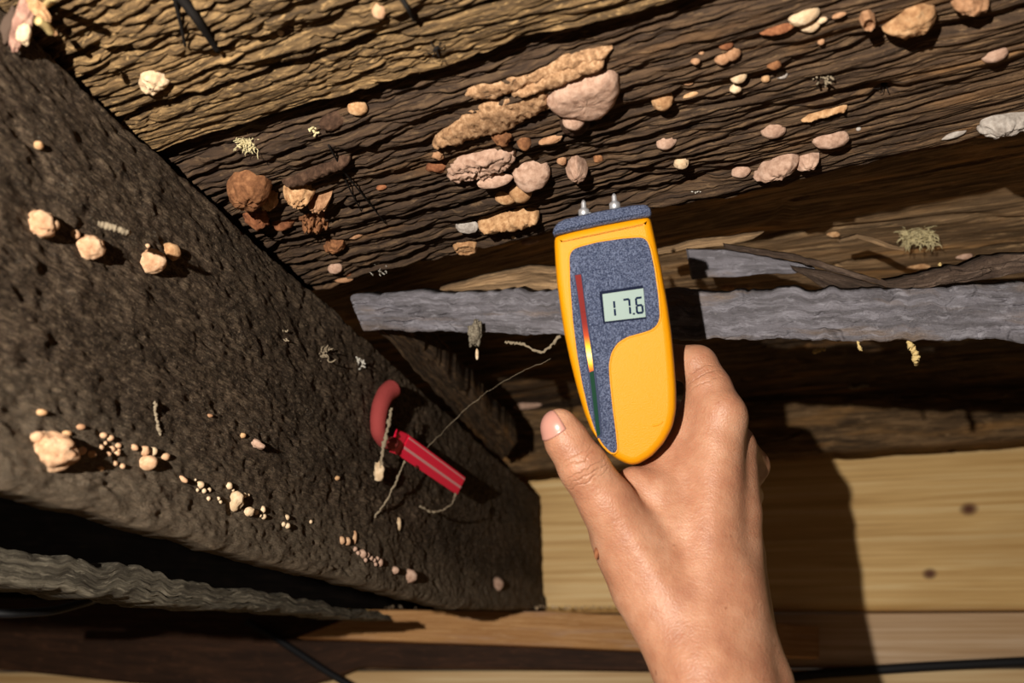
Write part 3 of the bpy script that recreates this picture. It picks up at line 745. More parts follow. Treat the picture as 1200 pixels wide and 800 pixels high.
def shell(name, loop, prof, mat, parent, cap0=True, cap1=True, sm=True):
    """Stack of inset outlines: prof = [(inset, z), ...] from front to back."""
    V = []; n = len(loop); Fc = []
    for (ins, z) in prof:
        l = inset(loop, ins); V += [(x, y, z) for x, y in l]
    for i in range(len(prof) - 1):
        for j in range(n):
            j2 = (j + 1) % n
            Fc.append((i * n + j, (i + 1) * n + j, (i + 1) * n + j2, i * n + j2))
    if cap0: Fc.append(tuple(range(n)))
    if cap1: Fc.append(tuple(reversed(range((len(prof) - 1) * n, len(prof) * n))))
    o = mesh_obj(name, V, Fc, mat, parent, smooth=sm)
    bm = bmesh.new(); bm.from_mesh(o.data); bmesh.ops.recalc_face_normals(bm, faces=bm.faces)
    for f in bm.faces:
        if len(f.verts) > 4: f.smooth = False
    bm.to_mesh(o.data); bm.free()
    return o
yel = plain('yellow_plastic', (214, 140, 3), 0.45, 0, 0.25, 0.25, 1600)
navy = plain('speckled_navy_plastic', (50, 60, 88), 0.42, 0, 0.5, 1.0, 1300)
_t = navy.node_tree; _p = _t.nodes['Principled BSDF']  # lighter specks put the panel's sparkle into its base colour
_n = _t.nodes.new('ShaderNodeTexNoise'); _n.inputs['Scale'].default_value = 1500; _n.inputs['Detail'].default_value = 2
_c = _t.nodes.new('ShaderNodeTexCoord'); _t.links.new(_c.outputs['Object'], _n.inputs['Vector'])
_r = _t.nodes.new('ShaderNodeValToRGB'); _r.color_ramp.elements[0].position = 0.40; _r.color_ramp.elements[0].color = lin((40, 50, 78)); _r.color_ramp.elements[1].position = 0.66; _r.color_ramp.elements[1].color = lin((104, 114, 142))
_t.links.new(_n.outputs['Fac'], _r.inputs[0]); _t.links.new(_r.outputs[0], _p.inputs['Base Color'])
navy2 = plain('navy_plastic', (34, 44, 72), 0.55, 0, 0.2, 0.2, 1500)
body_px = [(649, 275), (649, 285), (650, 305), (652, 330), (656, 360), (661, 392), (668, 424), (676, 456), (685, 486), (694, 508), (706, 525), (722, 539), (737, 546), (748, 545), (764, 535), (778, 519), (788, 500), (792, 480), (792, 455), (790, 425), (787, 392), (782, 355), (775, 315), (769, 285), (764, 262), (762, 253), (740, 256), (705, 262), (670, 269)]
body = smooth_loop([L2(x, y) for x, y in body_px], 150, 1)
shell('casing', body, [(0.0045, 0.0), (0.0022, -0.0005), (0.0009, -0.0017), (0.0, -0.0045), (0.0, -0.014)], yel, meter)
shell('back_shell', body, [(0.0002, -0.0141), (0.0004, -0.020), (0.003, -0.0245), (0.006, -0.0255)], navy2, meter)
pan_px = [(667, 300), (669, 293), (676, 289), (700, 283), (730, 279), (752, 278), (758, 281), (762, 292), (767, 316), (771, 345), (773, 370), (771, 380), (763, 387), (750, 391), (735, 395), (724, 402), (717, 413), (714, 427), (715, 445), (718, 475), (722, 505), (724, 526), (722, 532), (716, 531), (706, 521), (697, 505), (689, 480), (682, 450), (676, 415), (671, 375), (668, 335)]
pan = smooth_loop([L2(x, y) for x, y in pan_px], 150, 1)
shell('recess_rim', inset(pan, -0.0007), [(0.0, 0.00005), (0.0004, 0.0005), (0.0010, 0.0001)], yel, meter, False, False)
face = shell('face_panel', pan, [(0.0006, 0.0003), (0.0, 0.0001), (0.0, -0.001)], navy, meter)
def flat(name, pts, z, mat, parent, th=0.0004):
    return shell(name, np.array([L2(x, y) for x, y in pts]), [(0.00008, z), (0.0, z - 0.0001), (0.0, z - th)], mat, parent, sm=False)
# light bar
red = plain('dark_red_plastic', (112, 28, 26), 0.6, 0, 0.1); grn = plain('dark_green_plastic', (8, 52, 34), 0.6, 0, 0.1)
def glow(name, c, s_):
    t = NT(name); t.b.inputs['Emission Color'].default_value = lin(c); t.b.inputs['Emission Strength'].default_value = s_
    return t.out(lin(c), 0.4)
bar = flat('light_bar', [(673, 321), (682, 320), (686, 352), (692, 390), (698, 432), (703, 470), (706, 511), (700, 514), (696, 488), (690, 446), (684, 402), (678, 360)], 0.0005, navy2, face)
flat('red_segment', [(674, 322), (681, 321), (685, 353), (686.5, 365), (680.4, 366), (679, 356)], 0.0007, red, face)
def lit_mat():
    t = NT('lit_light_bar')
    sp = t.n('ShaderNodeSeparateXYZ'); tc = t.n('ShaderNodeTexCoord'); t.l(tc.outputs['Generated'], sp.inputs[0])
    st = [(0.0, (200, 90, 10)), (0.12, (250, 160, 24)), (0.28, (255, 226, 120)), (0.42, (255, 190, 40)), (0.60, (226, 96, 16)), (0.82, (150, 44, 22)), (1.0, (112, 28, 26))]
    em = [(0.0, 0.8), (0.12, 1.8), (0.28, 3.0), (0.42, 1.6), (0.60, 0.6), (0.82, 0.15), (1.0, 0.0)]
    t.l(t.ramp(sp.outputs[1], [(p, lin(c)) for p, c in st]), t.b.inputs['Emission Color'])
    t.l(t.math('MULTIPLY', t.ramp(sp.outputs[1], [(p, (v / 3,) * 3 + (1,)) for p, v in em]), 3.0), t.b.inputs['Emission Strength'])
    t.b.inputs['Specular IOR Level'].default_value = 0.1
    return t.out(lin((112, 28, 26)), 0.6)
flat('lit_segment', [(680.4, 366), (686.5, 365), (689.5, 388), (692.5, 408), (695.8, 434), (691, 436), (686.8, 410), (683.5, 389)], 0.0007, lit_mat(), face)
flat('green_segment', [(691, 436.5), (695.8, 434.5), (699, 462), (703.5, 509), (699.5, 511), (695.5, 474)], 0.0007, grn, face)
# display
flat('display_frame', [(702.5, 341.5), (753, 334.5), (757, 373.5), (707, 379)], 0.0006, plain('dark_navy_frame', (18, 24, 46), 0.7, 0, 0.08), face)
lcd = flat('display', [(706, 344.5), (753.5, 338), (756.2, 371.5), (709, 376.8)], 0.0008, plain('grey_green_display', (136, 154, 150), 0.45, 0, 0.2), face)
ink = plain('display_segment_ink', (20, 30, 56), 0.9, 0, 0.0)
def lcd_pt(u, v):                    # u, v in 0..1 on the display, v downwards
    a, b, c_, d_ = (706, 344.5), (753.5, 338), (756.2, 371.5), (709, 376.8)
    x = (a[0] * (1 - u) + b[0] * u) * (1 - v) + (d_[0] * (1 - u) + c_[0] * u) * v
    y = (a[1] * (1 - u) + b[1] * u) * (1 - v) + (d_[1] * (1 - u) + c_[1] * u) * v
    return x, y
def seg_quad(u0, v0, u1, v1): return [lcd_pt(u0, v0), lcd_pt(u1, v0), lcd_pt(u1, v1), lcd_pt(u0, v1)]
def digit(ch, u, name):
    wv, hv, tu, tv, v0 = 0.19, 0.60, 0.050, 0.075, 0.27
    g = 0.018
    seg = {'a': (u + tu * .5, v0, u + wv - tu * .5, v0 + tv), 'g': (u + tu * .6, v0 + hv / 2 - tv / 2, u + wv - tu * .6, v0 + hv / 2 + tv / 2), 'd': (u + tu * .5, v0 + hv - tv, u + wv - tu * .5, v0 + hv),
           'f': (u, v0 + g + tv * .3, u + tu, v0 + hv / 2 - g), 'b': (u + wv - tu, v0 + g + tv * .3, u + wv, v0 + hv / 2 - g), 'e': (u, v0 + hv / 2 + g, u + tu, v0 + hv - g - tv * .3), 'c': (u + wv - tu, v0 + hv / 2 + g, u + wv, v0 + hv - g - tv * .3)}
    on_ = {'1': 'bc', '7': 'abc', '6': 'acdefg'}[ch]
    V = []; Fc = []
    for s_ in on_:
        for i, (x, y) in enumerate(seg_quad(*seg[s_])): V.append((*L2(x, y), 0.00088))
        b = len(V) - 4; Fc.append((b + 3, b + 2, b + 1, b))
    o = mesh_obj(name, V, Fc, ink, lcd, smooth=False)
    return o
digit('1', 0.10, 'digit_one'); digit('7', 0.47, 'digit_seven'); digit('6', 0.775, 'digit_six')
x_ = seg_quad(0.695, 0.81, 0.745, 0.875)
mesh_obj('decimal_point', [(*L2(*p), 0.00088) for p in x_], [(3, 2, 1, 0)], ink, lcd, smooth=False)
# thumb mark pressed into the yellow grip
def arc_ridge(name, c0, r0, a0, a1, rad, z, mat, parent):
    pts = []
    for k in range(13):
        a = math.radians(a0 + (a1 - a0) * k / 12); x, y = L2(c0[0] + r0 * math.cos(a), c0[1] + r0 * math.sin(a)); pts.append((x, y, z))
    return tube(name, np.array(pts), rad, mat, parent)
def tube(name, P, rad, mat, parent=None, m=8, loc=None):
    P = np.asarray(P, float); n = len(P)
    rad = np.full(n, rad) if np.isscalar(rad) else np.asarray(rad, float)
    tg = np.gradient(P, axis=0); tg /= np.linalg.norm(tg, axis=1)[:, None] + 1e-12
    u = np.cross(tg[0], [0.31, 0.52, 0.79]); u /= np.linalg.norm(u); V = []
    for i in range(n):
        u = u - tg[i] * (u @ tg[i]); u /= np.linalg.norm(u) + 1e-12; v = np.cross(tg[i], u)
        for k in range(m):
            a = 2 * math.pi * k / m; V.append(P[i] + rad[i] * (u * math.cos(a) + v * math.sin(a)))
    Fc = [(i * m + k, i * m + (k + 1) % m, (i + 1) * m + (k + 1) % m, (i + 1) * m + k) for i in range(n - 1) for k in range(m)]
    Fc += [tuple(reversed(range(m))), tuple(range((n - 1) * m, n * m))]
    V = np.array(V)
    if parent is None:
        c = P.mean(0); o = mesh_obj(name, V - c, Fc, mat); o.location = c; return o
    return mesh_obj(name, V, Fc, mat, parent)
arc_ridge('grip_dimple', (765, 484), 14, 40, 95, 0.0005, -0.0002, yel, meter)
# cap and pins
cap_px = [(648, 274), (649, 266), (655, 259), (662, 256), (700, 248), (740, 241.5), (756, 240.5), (761, 244), (763, 253), (740, 256.5), (705, 262.5), (670, 269.5)]
cap = smooth_loop([L2(x, y) for x, y in cap_px], 90, 1)
capo = shell('end_cap', inset(cap, -0.0003), [(0.002, 0.0008), (0.0006, 0.0003), (0.0, -0.001), (0.0, -0.019), (0.0015, -0.021)], navy, meter)
ridge_px = [(657, 258), (659, 254), (700, 245.5), (740, 239), (751, 238), (752, 242), (740, 243), (700, 250), (662, 257)]
shell('cap_ridge', smooth_loop([L2(x, y) for x, y in ridge_px], 60, 0), [(0.0004, -0.004), (0.0, -0.005), (0.0, -0.017)], navy2, meter)
steel = plain('polished_steel', (225, 226, 232), 0.34, 0.75)
for (px, py, tipx, tipy) in [(684, 248, 683, 229), (721, 240.5, 719.5, 222)]:
    def lathe(name, prof, parent, mat=steel, m=14):
        x0, y0 = L2(px, py); x1, y1 = L2(tipx, tipy)
        a = np.array([x0, y0, -0.0105]); ax = unit([x1 - x0, y1 - y0, 0]); Lh = math.hypot(x1 - x0, y1 - y0)
        P = np.array([a + ax * (t * Lh) for t, r in prof]); return tube(name, P, [r for t, r in prof], mat, parent, m)
    p_ = lathe('pin', [(0.36, 0.0016), (0.42, 0.0014), (0.8, 0.0013), (0.9, 0.0010), (1.0, 0.0003)], meter)
    lathe('pin_nut', [(-0.12, 0.0031), (0.34, 0.0031), (0.40, 0.0025), (0.50, 0.0016)], p_, steel, 6)
tube('cap_screw', np.array([(*L2(690, 247), -0.0105), (*L2(689.6, 244.6), -0.0105), (*L2(689.4, 243.6), -0.0105)]), [0.0013, 0.0012, 0.0003], steel, meter, 10)

# ================================================================== HAND
def hp(px, py, d): return np.array([(px - 600) / F * d, (400 - py) / F * d, d])      # right, up, forward from the camera
def cone(p, a, b, ra, rb):
    ba = b - a; h = np.clip(((p - a) @ ba) / (ba @ ba), 0, 1)
    return np.linalg.norm(p - a - h[..., None] * ba, axis=-1) - (ra + (rb - ra) * h)
def smin(a, b, k):
    h = np.maximum(k - np.abs(a - b), 0) / k
    return np.minimum(a, b) - h * h * h * k / 6
mm = 0.001
def chain(p, pts, k=0.004):
    d = None
    for (a, ra), (b, rb) in zip(pts[:-1], pts[1:]):
        c = cone(p, a, b, ra, rb); d = c if d is None else smin(d, c, k)
    return d
TIP = hp(656, 500, 0.392); TIPB = hp(664, 516, 0.3915); IP = hp(684, 548, 0.390)
WR1, WR2 = hp(826, 790, 0.362), hp(882, 800, 0.378)
def hand_sdf(p):
    # palm, back of the hand and wrist
    d = chain(p, [(hp(843, 492, 0.417), 13.5 * mm), (hp(836, 560, 0.406), 14 * mm), (hp(828, 690, 0.384), 17 * mm), (WR1, 20 * mm), (hp(850, 1020, 0.315), 23 * mm)])
    d = smin(d, chain(p, [(hp(858, 522, 0.430), 12.5 * mm), (hp(858, 600, 0.412), 14.5 * mm), (hp(856, 710, 0.390), 17 * mm), (WR2, 18.5 * mm), (hp(905, 1020, 0.330), 22 * mm)]), 14 * mm)
    d = smin(d, chain(p, [(hp(862, 566, 0.446), 12 * mm), (hp(864, 650, 0.425), 14 * mm), (hp(876, 760, 0.400), 15 * mm)]), 12 * mm)
    d = smin(d, chain(p, [(hp(862, 610, 0.460), 11 * mm), (hp(866, 690, 0.436), 14 * mm), (hp(878, 770, 0.408), 15 * mm)]), 12 * mm)
    # thumb
    th = chain(p, [(TIP, 9.0 * mm), (TIPB, 10.4 * mm), (IP, 12.0 * mm), (hp(712, 590, 0.391), 13.6 * mm), (hp(742, 640, 0.391), 16.5 * mm), (hp(782, 706, 0.382), 18 * mm), (hp(814, 775, 0.368), 18 * mm)], 5 * mm)
    d = smin(d, th, 13 * mm)
    # web between thumb and index finger, behind the foot of the meter
    d = smin(d, chain(p, [(hp(746, 592, 0.408), 9.5 * mm), (hp(790, 566, 0.413), 9.5 * mm), (hp(826, 520, 0.417), 9 * mm)]), 14 * mm)
    # index finger: up along the casing, then round behind it
    idx = chain(p, [(hp(845, 488, 0.416), 12.8 * mm), (hp(832, 455, 0.424), 11.2 * mm), (hp(817, 428, 0.431), 10.6 * mm), (hp(776, 421, 0.444), 9.2 * mm), (hp(735, 428, 0.443), 8.4 * mm), (hp(706, 436, 0.441), 7.4 * mm)], 4 * mm)
    d = smin(d, idx, 7 * mm)
    # middle, ring and little fingers folded behind the casing
    mid = chain(p, [(hp(862, 528, 0.432), 11.5 * mm), (hp(880, 545, 0.456), 10.2 * mm), (hp(877, 552, 0.466), 9.8 * mm), (hp(824, 500, 0.462), 8.8 * mm), (hp(775, 478, 0.455), 8 * mm), (hp(742, 474, 0.450), 7.2 * mm)], 3 * mm)
    d = smin(d, mid, 3.5 * mm)
    rng_ = chain(p, [(hp(864, 572, 0.448), 11 * mm), (hp(874, 580, 0.474), 9.6 * mm), (hp(830, 540, 0.474), 8.4 * mm), (hp(785, 518, 0.464), 7.6 * mm), (hp(752, 512, 0.458), 7 * mm)], 3 * mm)
    d = smin(d, rng_, 3 * mm)
    lit = chain(p, [(hp(864, 616, 0.462), 10 * mm), (hp(868, 615, 0.486), 8.4 * mm), (hp(832, 580, 0.484), 7.4 * mm), (hp(798, 560, 0.474), 6.6 * mm), (hp(776, 556, 0.468), 6 * mm)], 3 * mm)
    d = smin(d, lit, 3 * mm)
    # ball of the thumb and the flesh between thumb and index
    d = smin(d, chain(p, [(hp(800, 570, 0.412), 11 * mm), (hp(788, 620, 0.402), 16 * mm), (hp(800, 700, 0.390), 18 * mm)]), 14 * mm)
    d = smin(d, chain(p, [(hp(742, 566, 0.408), 8 * mm), (hp(768, 580, 0.406), 11 * mm)]), 10 * mm)
    d = smin(d, chain(p, [(hp(822, 470, 0.424), 9 * mm), (hp(802, 512, 0.4255), 10.5 * mm), (hp(775, 551, 0.4215), 10.5 * mm), (hp(746, 570, 0.414), 9 * mm)]), 9 * mm)
    d = smin(d, chain(p, [(hp(722, 628, 0.398), 12 * mm), (hp(752, 690, 0.388), 14 * mm), (hp(800, 770, 0.370), 14 * mm)]), 12 * mm)
    d = smin(d, chain(p, [(hp(850, 690, 0.386), 16 * mm), (hp(856, 800, 0.364), 19.5 * mm), (hp(876, 1020, 0.316), 22 * mm)]), 14 * mm)
    # tendons, knuckle, thumb-joint wrinkle swellings
    d = smin(d, cone(p, hp(840, 520, 0.4055), hp(828, 680, 0.3745), 2.0 * mm, 2.0 * mm), 12 * mm)
    d = smin(d, cone(p, hp(866, 570, 0.4145), hp(852, 700, 0.3825), 2.0 * mm, 2.0 * mm), 12 * mm)
    d = smin(d, cone(p, hp(716, 588, 0.3835), hp(800, 730, 0.3670), 2.4 * mm, 2.4 * mm), 10 * mm)
    d = smin(d, cone(p, hp(850, 478, 0.410), hp(852, 480, 0.410), 7 * mm, 7 * mm), 9 * mm)
    return d
def surface_nets(fn, lo, hi, h):
    lo = np.array(lo); n = np.ceil((np.array(hi) - lo) / h).astype(int) + 1
    ax = [lo[i] + h * np.arange(n[i]) for i in range(3)]
    D = np.empty(n)
    for i in range(n[0]):            # slab by slab, to keep memory small
        Y, Z = np.meshgrid(ax[1], ax[2], indexing='ij')
        D[i] = fn(np.stack([np.full_like(Y, ax[0][i]), Y, Z], -1))
    S = D < 0
    cs = [(0, 0, 0), (1, 0, 0), (0, 1, 0), (1, 1, 0), (0, 0, 1), (1, 0, 1), (0, 1, 1), (1, 1, 1)]
    m = n - 1
    sl = lambda A, c: A[c[0]:c[0] + m[0], c[1]:c[1] + m[1], c[2]:c[2] + m[2]]
    cnt = sum(sl(S, c).astype(int) for c in cs); act = (cnt > 0) & (cnt < 8)
    acc = np.zeros(act.sum()); pos = np.zeros((act.sum(), 3))
    val = [sl(D, c)[act] for c in cs]
    for i in range(8):
        for j in range(i + 1, 8):
            if sum(abs(a - b) for a, b in zip(cs[i], cs[j])) != 1: continue
            x = (val[i] < 0) != (val[j] < 0); t = val[i] / (val[i] - val[j] + 1e-20)
            q = np.array(cs[i]) + t[:, None] * (np.array(cs[j]) - np.array(cs[i]))
            pos[x] += q[x]; acc[x] += 1
    idx = -np.ones(m, int); idx[act] = np.arange(act.sum())
    V = lo + h * (np.argwhere(act) + pos / acc[:, None])
    Q = []
    for a in range(3):
        b, c = (a + 1) % 3, (a + 2) % 3
        s0 = [slice(1, m[k]) for k in range(3)]; s1 = list(s0); s0[a] = slice(0, m[a]); s1[a] = slice(1, m[a] + 1)
        A, B = S[tuple(s0)], S[tuple(s1)]
        e = np.argwhere(A != B); fl = A[A != B]
        off = np.ones(3, int); off[a] = 0; e = e + off
        def g(db, dc):
            f = e.copy(); f[:, b] += db; f[:, c] += dc; return idx[f[:, 0], f[:, 1], f[:, 2]]
        q = np.stack([g(-1, -1), g(0, -1), g(0, 0), g(-1, 0)], 1)
        q[~fl] = q[~fl][:, ::-1]; Q.append(q)
    return V, np.concatenate(Q)
def cam2world(V): return CAM + V[:, :1] * RIGHT + V[:, 1:2] * UP + V[:, 2:3] * FWD
HV, HQ = surface_nets(hand_sdf, [-0.005, -0.225, 0.295], [0.155, 0.012, 0.505], 0.00125)
base = at(850, 760, 0.37)
def c2w(v): return v[0] * RIGHT + v[1] * UP + v[2] * FWD
CREASES = [((CAM + c2w(IP) - base) - c2w(np.array([0, 0, 0.011])), c2w(unit(IP - TIP)), (-0.0085, -0.0055, -0.001, 0.002, 0.0045), 0.017),
           ((CAM + c2w(hp(826, 440, 0.418)) - base), c2w(unit(hp(845, 488, 0.416) - hp(817, 428, 0.431))), (-0.004, 0.0, 0.004), 0.014)]
def skin_mat():
    t = NT('skin')
    oc = t.coord((1, 1, 1), 'Object')
    n = t.noise(oc, 55, 4, 0.6)
    col = t.ramp(n, [(0.3, lin((158, 106, 81))), (0.5, lin((174, 123, 95))), (0.7, lin((188, 140, 112)))])
    n2 = t.noise(oc, 420, 4, 0.7)
    col = t.mix(t.ramp(n2, [(0.56, W1), (0.74, (0.35, 0.35, 0.35, 1))]), col, lin((160, 88, 66)))
    fr = t.noise(oc, 230, 1, 0.4)
    col = t.mix(t.ramp(fr, [(0.76, W1), (0.80, (0.55, 0.55, 0.55, 1))]), col, lin((128, 76, 52)))
    t.b.inputs['Subsurface Weight'].default_value = 0.18
    t.b.inputs['Subsurface Radius'].default_value = (1.0, 0.35, 0.2); t.b.inputs['Subsurface Scale'].default_value = 0.003
    vo = t.n('ShaderNodeTexVoronoi'); vo.inputs['Scale'].default_value = 1100; t.l(oc, vo.inputs['Vector'])
    w2 = t.noise(t.coord((260, 700, 500), 'Object'), 1, 4, 0.6)
    nrm = t.bump(vo.outputs['Distance'], 0.4, 0.0004); nrm = t.bump(w2, 0.5, 0.0006, nrm)
    t.b.inputs['Specular IOR Level'].default_value = 0.45
    for c0, ax, ss, rr in CREASES:
        sub = t.n('ShaderNodeVectorMath', operation='SUBTRACT'); t.l(oc, sub.inputs[0]); sub.inputs[1].default_value = c0
        dt = t.n('ShaderNodeVectorMath', operation='DOT_PRODUCT'); t.l(sub.outputs[0], dt.inputs[0]); dt.inputs[1].default_value = ax
        ln = t.n('ShaderNodeVectorMath', operation='LENGTH'); t.l(sub.outputs[0], ln.inputs[0])
        wob = t.math('MULTIPLY_ADD', t.noise(oc, 180, 2, 0.5), 0.006, -0.003)
        x = t.math('ADD', dt.outputs['Value'], wob)
        tot = None
        for s0 in ss:
            g = t.math('SUBTRACT', 1.0, t.math('MINIMUM', t.math('DIVIDE', t.math('ABSOLUTE', t.math('SUBTRACT', x, s0)), 0.0007), 1.0))
            tot = g if tot is None else t.math('ADD', tot, g)
        near = t.math('SUBTRACT', 1.0, t.math('MINIMUM', t.math('DIVIDE', ln.outputs['Value'], rr), 1.0))
        h = t.math('MULTIPLY', t.math('MULTIPLY', tot, near), -1.0)
        nrm = t.bump(h, 0.6, 0.0009, nrm)
    return t.out(col, 0.47, nrm)
M['skin'] = skin_mat()
WV = cam2world(HV)
base = at(850, 760, 0.37)
person = mesh_obj('person', WV - base, HQ, M['skin']); person.location = base
tag(person, 'bare hand and wrist reaching up to grip the yellow meter, thumb on its edge', 'person')
# thumb nail: a curved plate lying on the outer side of the thumb tip
def on_hand(p, toward):              # walk from outside onto the skin
    q = p + toward * 0.03
    for _ in range(60): q = q - toward * hand_sdf(q[None])[0] * 0.9
    return q
axis = unit(TIP - TIPB)
nd_ = unit(np.array([-0.74, 0.30, -0.60])); nd_ = unit(nd_ - axis * (nd_ @ axis)); side = np.cross(axis, nd_)
nv = []; NU, NVv = 15, 13
for i in range(NU):
    for j in range(NVv):
        u = -1 + 2 * i / (NU - 1); v = j / (NVv - 1)
        ang = u * math.radians(52)
        ln_ = (-3.0 + 13.0 * v) * mm
        ln_ -= (1.6 * mm) * (u * u) * (v - 0.4) * 2.0
        dirv = unit(nd_ * math.cos(ang) + side * math.sin(ang))
        q = on_hand(TIP + axis * ln_ * 0.9 - dirv * 0, unit(dirv + axis * max(0, v - 0.55) * 1.3))
        nv.append(q + dirv * (0.35 + 0.25 * (1 - u * u)) * mm)
nv = cam2world(np.array(nv))
nf = [(i * NVv + j, (i + 1) * NVv + j, (i + 1) * NVv + j + 1, i * NVv + j + 1) for i in range(NU - 1) for j in range(NVv - 1)]
nmat = plain('nail_plate', (188, 134, 120), 0.28, 0, 0.6)
nail = mesh_obj('thumb_nail', nv - base, nf, nmat, person)
sm_ = nail.modifiers.new('thickness', 'SOLIDIFY'); sm_.thickness = 0.0005; sm_.offset = 0

# ================================================================== SPLINTERS, BARK, SIDE TIMBERS
def dpt(pts, d0, d1):
    n = len(pts); return [at(x, y, d0 + (d1 - d0) * i / (n - 1)) for i, (x, y) in enumerate(pts)]
TW = unit(-FWD - 0.3 * UP)
M['bark'] = old_wood('brown_bark', (50, 38, 32), (92, 74, 62), (134, 114, 100), None, 20, 150, 0.85, 0.9)
def splint(name, A, B, d0, d1, mat, label, cat, style='old', th=0.004, ns=120, nt=24, amp=0.45, wave=(0.0015, 0.0015), nrm=None):
    o = timber(name, dpt(A, d0, d1), dpt(B, d0, d1), TW if nrm is None else nrm, th, ns, nt, M[mat], _seed[0] + 100, style, amp, (0.001, 0.001), wave, 0.015)
    _seed[0] += 1
    return tag(o, label, cat)
splint('bark_slab', [(806, 293), (850, 293), (900, 300), (955, 314)], [(812, 327), (860, 324), (905, 322), (955, 320)], 0.560, 0.535, 'lath', 'smooth grey wood slab between the recessed board and the grey lath', 'wood slab', th=0.006)
splint('splinter', [(850, 288), (905, 294), (960, 306), (1010, 321), (1056, 334)], [(852, 294), (905, 301), (960, 314), (1008, 327), (1052, 337)], 0.548, 0.500, 'bark', 'long thin dark splinter curving down to the grey lath', 'splinter')
splint('splinter', [(928, 311), (968, 318), (1008, 328), (1040, 337)], [(930, 315), (950, 327), (966, 337), (985, 341)], 0.535, 0.505, 'bark', 'broad triangular grey-brown splinter under the long thin one', 'splinter')
splint('splinter', [(770, 291), (815, 281), (850, 277), (896, 271)], [(770, 298), (820, 291), (856, 287), (880, 281)], 0.575, 0.552, 'wood_c', 'short pointed brown splinter above the smooth grey slab', 'splinter')
splint('splinter', [(515, 338), (575, 324), (612, 315), (690, 310)], [(515, 343), (580, 343), (640, 342), (690, 342)], 0.600, 0.565, 'wood_c', 'rough brown wedge of wood lying on the grey lath left of the meter'.replace(' left of', ' beside'), 'splinter', 'rough', th=0.01, amp=0.7)
splint('bark_strip', [(1040, 331), (1090, 319), (1130, 313), (1160, 303), (1210, 298), (1300, 287)], [(1040, 337), (1090, 336), (1130, 331), (1160, 328), (1210, 318), (1300, 312)], 0.470, 0.420, 'bark', 'twisted brown bark strip lying along the top of the grey lath', 'bark', 'bark', th=0.008, ns=200, amp=1.0)
splint('splinter', [(985, 280), (1005, 276), (1030, 280), (1060, 292)], [(985, 283), (1005, 281), (1030, 287), (1058, 295)], 0.575, 0.555, 'wood_c', 'short brown splinter curling off the recessed board below the pale tuft', 'splinter')
sb = timber('side_batten', [on(437, 386, zplane(0.262)), on(588, 541, zplane(0.262))], [on(478, 392, zplane(0.262)), on(606, 520, zplane(0.262))], DN, 0.02, 200, 60, M['wood_d'], 71, 'rough', 0.8, (0.003, 0.004), (0.002, 0.004), 0.015)
tag(sb, 'dark rotten batten along the upper edge of the sooty beam near its far end', 'batten')

# ================================================================== RED STRIP
mred = plain('red_plastic', (232, 30, 66), 0.45, 0, 0.4, 0.15, 900)
mred2 = plain('dusty_red_plastic', (150, 62, 60), 0.8, 0, 0.2, 0.5, 900)
mwhite = plain('pale_pink_stripe', (214, 150, 150), 0.5)
rs = empty('red_strap', at(470, 515, 0.640))
tag(rs, 'bright red flat strap with a white line, its dusty bent end looping from the beam', 'strap')
rb = np.array(rs.location)
def sm_path(P, n=40):
    P = np.asarray(P, float); t = np.linspace(0, 1, len(P)); q = np.linspace(0, 1, n)
    R = np.stack([np.interp(q, t, P[:, i]) for i in range(3)], 1)
    for _ in range(3): R[1:-1] = (R[:-2] + 2 * R[1:-1] + R[2:]) / 4
    return R
tube('bent_end', sm_path([at(460, 455, 0.640), at(452, 461, 0.632), at(446, 474, 0.622), at(443, 490, 0.616), at(443, 506, 0.615), at(450, 518, 0.622), at(462, 519, 0.634)]) - rb, np.linspace(0.0080, 0.0048, 40), mred2, rs, 12)
def slabq(name, c4, th, mat, parent):
    q = np.array(c4); n = unit(np.cross(q[1] - q[0], q[3] - q[0])); n = n if n @ FWD < 0 else -n
    V = np.vstack([q, q - n * th]) - rb
    o = mesh_obj(name, V, [(0, 1, 2, 3), (7, 6, 5, 4), (0, 4, 5, 1), (1, 5, 6, 2), (2, 6, 7, 3), (3, 7, 4, 0)], mat, parent, smooth=False)
    bm = bmesh.new(); bm.from_mesh(o.data); bmesh.ops.recalc_face_normals(bm, faces=bm.faces)
    bmesh.ops.bevel(bm, geom=bm.edges[:], offset=min(th * 0.25, 0.0006), segments=2, affect='EDGES'); bm.to_mesh(o.data); bm.free()
    return o
def stq(u, v):                       # u along the strap, v across
    a, b, c_, d_ = np.array([475, 507.]), np.array([546, 560.]), np.array([536, 580.]), np.array([463, 531.])
    p = (a * (1 - u) + b * u) * (1 - v) + (d_ * (1 - u) + c_ * u) * v
    return at(p[0], p[1], 0.640 + 0.085 * u + 0.006 * v)
flatp = slabq('flat_strip', [stq(0.06, 0), stq(1, 0), stq(1, 1), stq(0.06, 1)], 0.003, mred, rs)
slabq('folded_tab', [stq(-0.10, 0.1), stq(0.05, 0.0), stq(0.05, 1.0), stq(-0.07, 1.08)], 0.003, mred, rs)
nf_ = unit(np.cross(stq(1, 0) - stq(0, 0), stq(0, 1) - stq(0, 0))); nf_ = nf_ if nf_ @ FWD < 0 else -nf_
for v0, v1 in ((0.50, 0.62), (0.06, 0.12)):
    slabq('stripe', [stq(0.07, v0) + nf_ * 0.0004, stq(0.995, v0) + nf_ * 0.0004, stq(0.995, v1) + nf_ * 0.0004, stq(0.07, v1) + nf_ * 0.0004], 0.0006, mwhite, flatp)

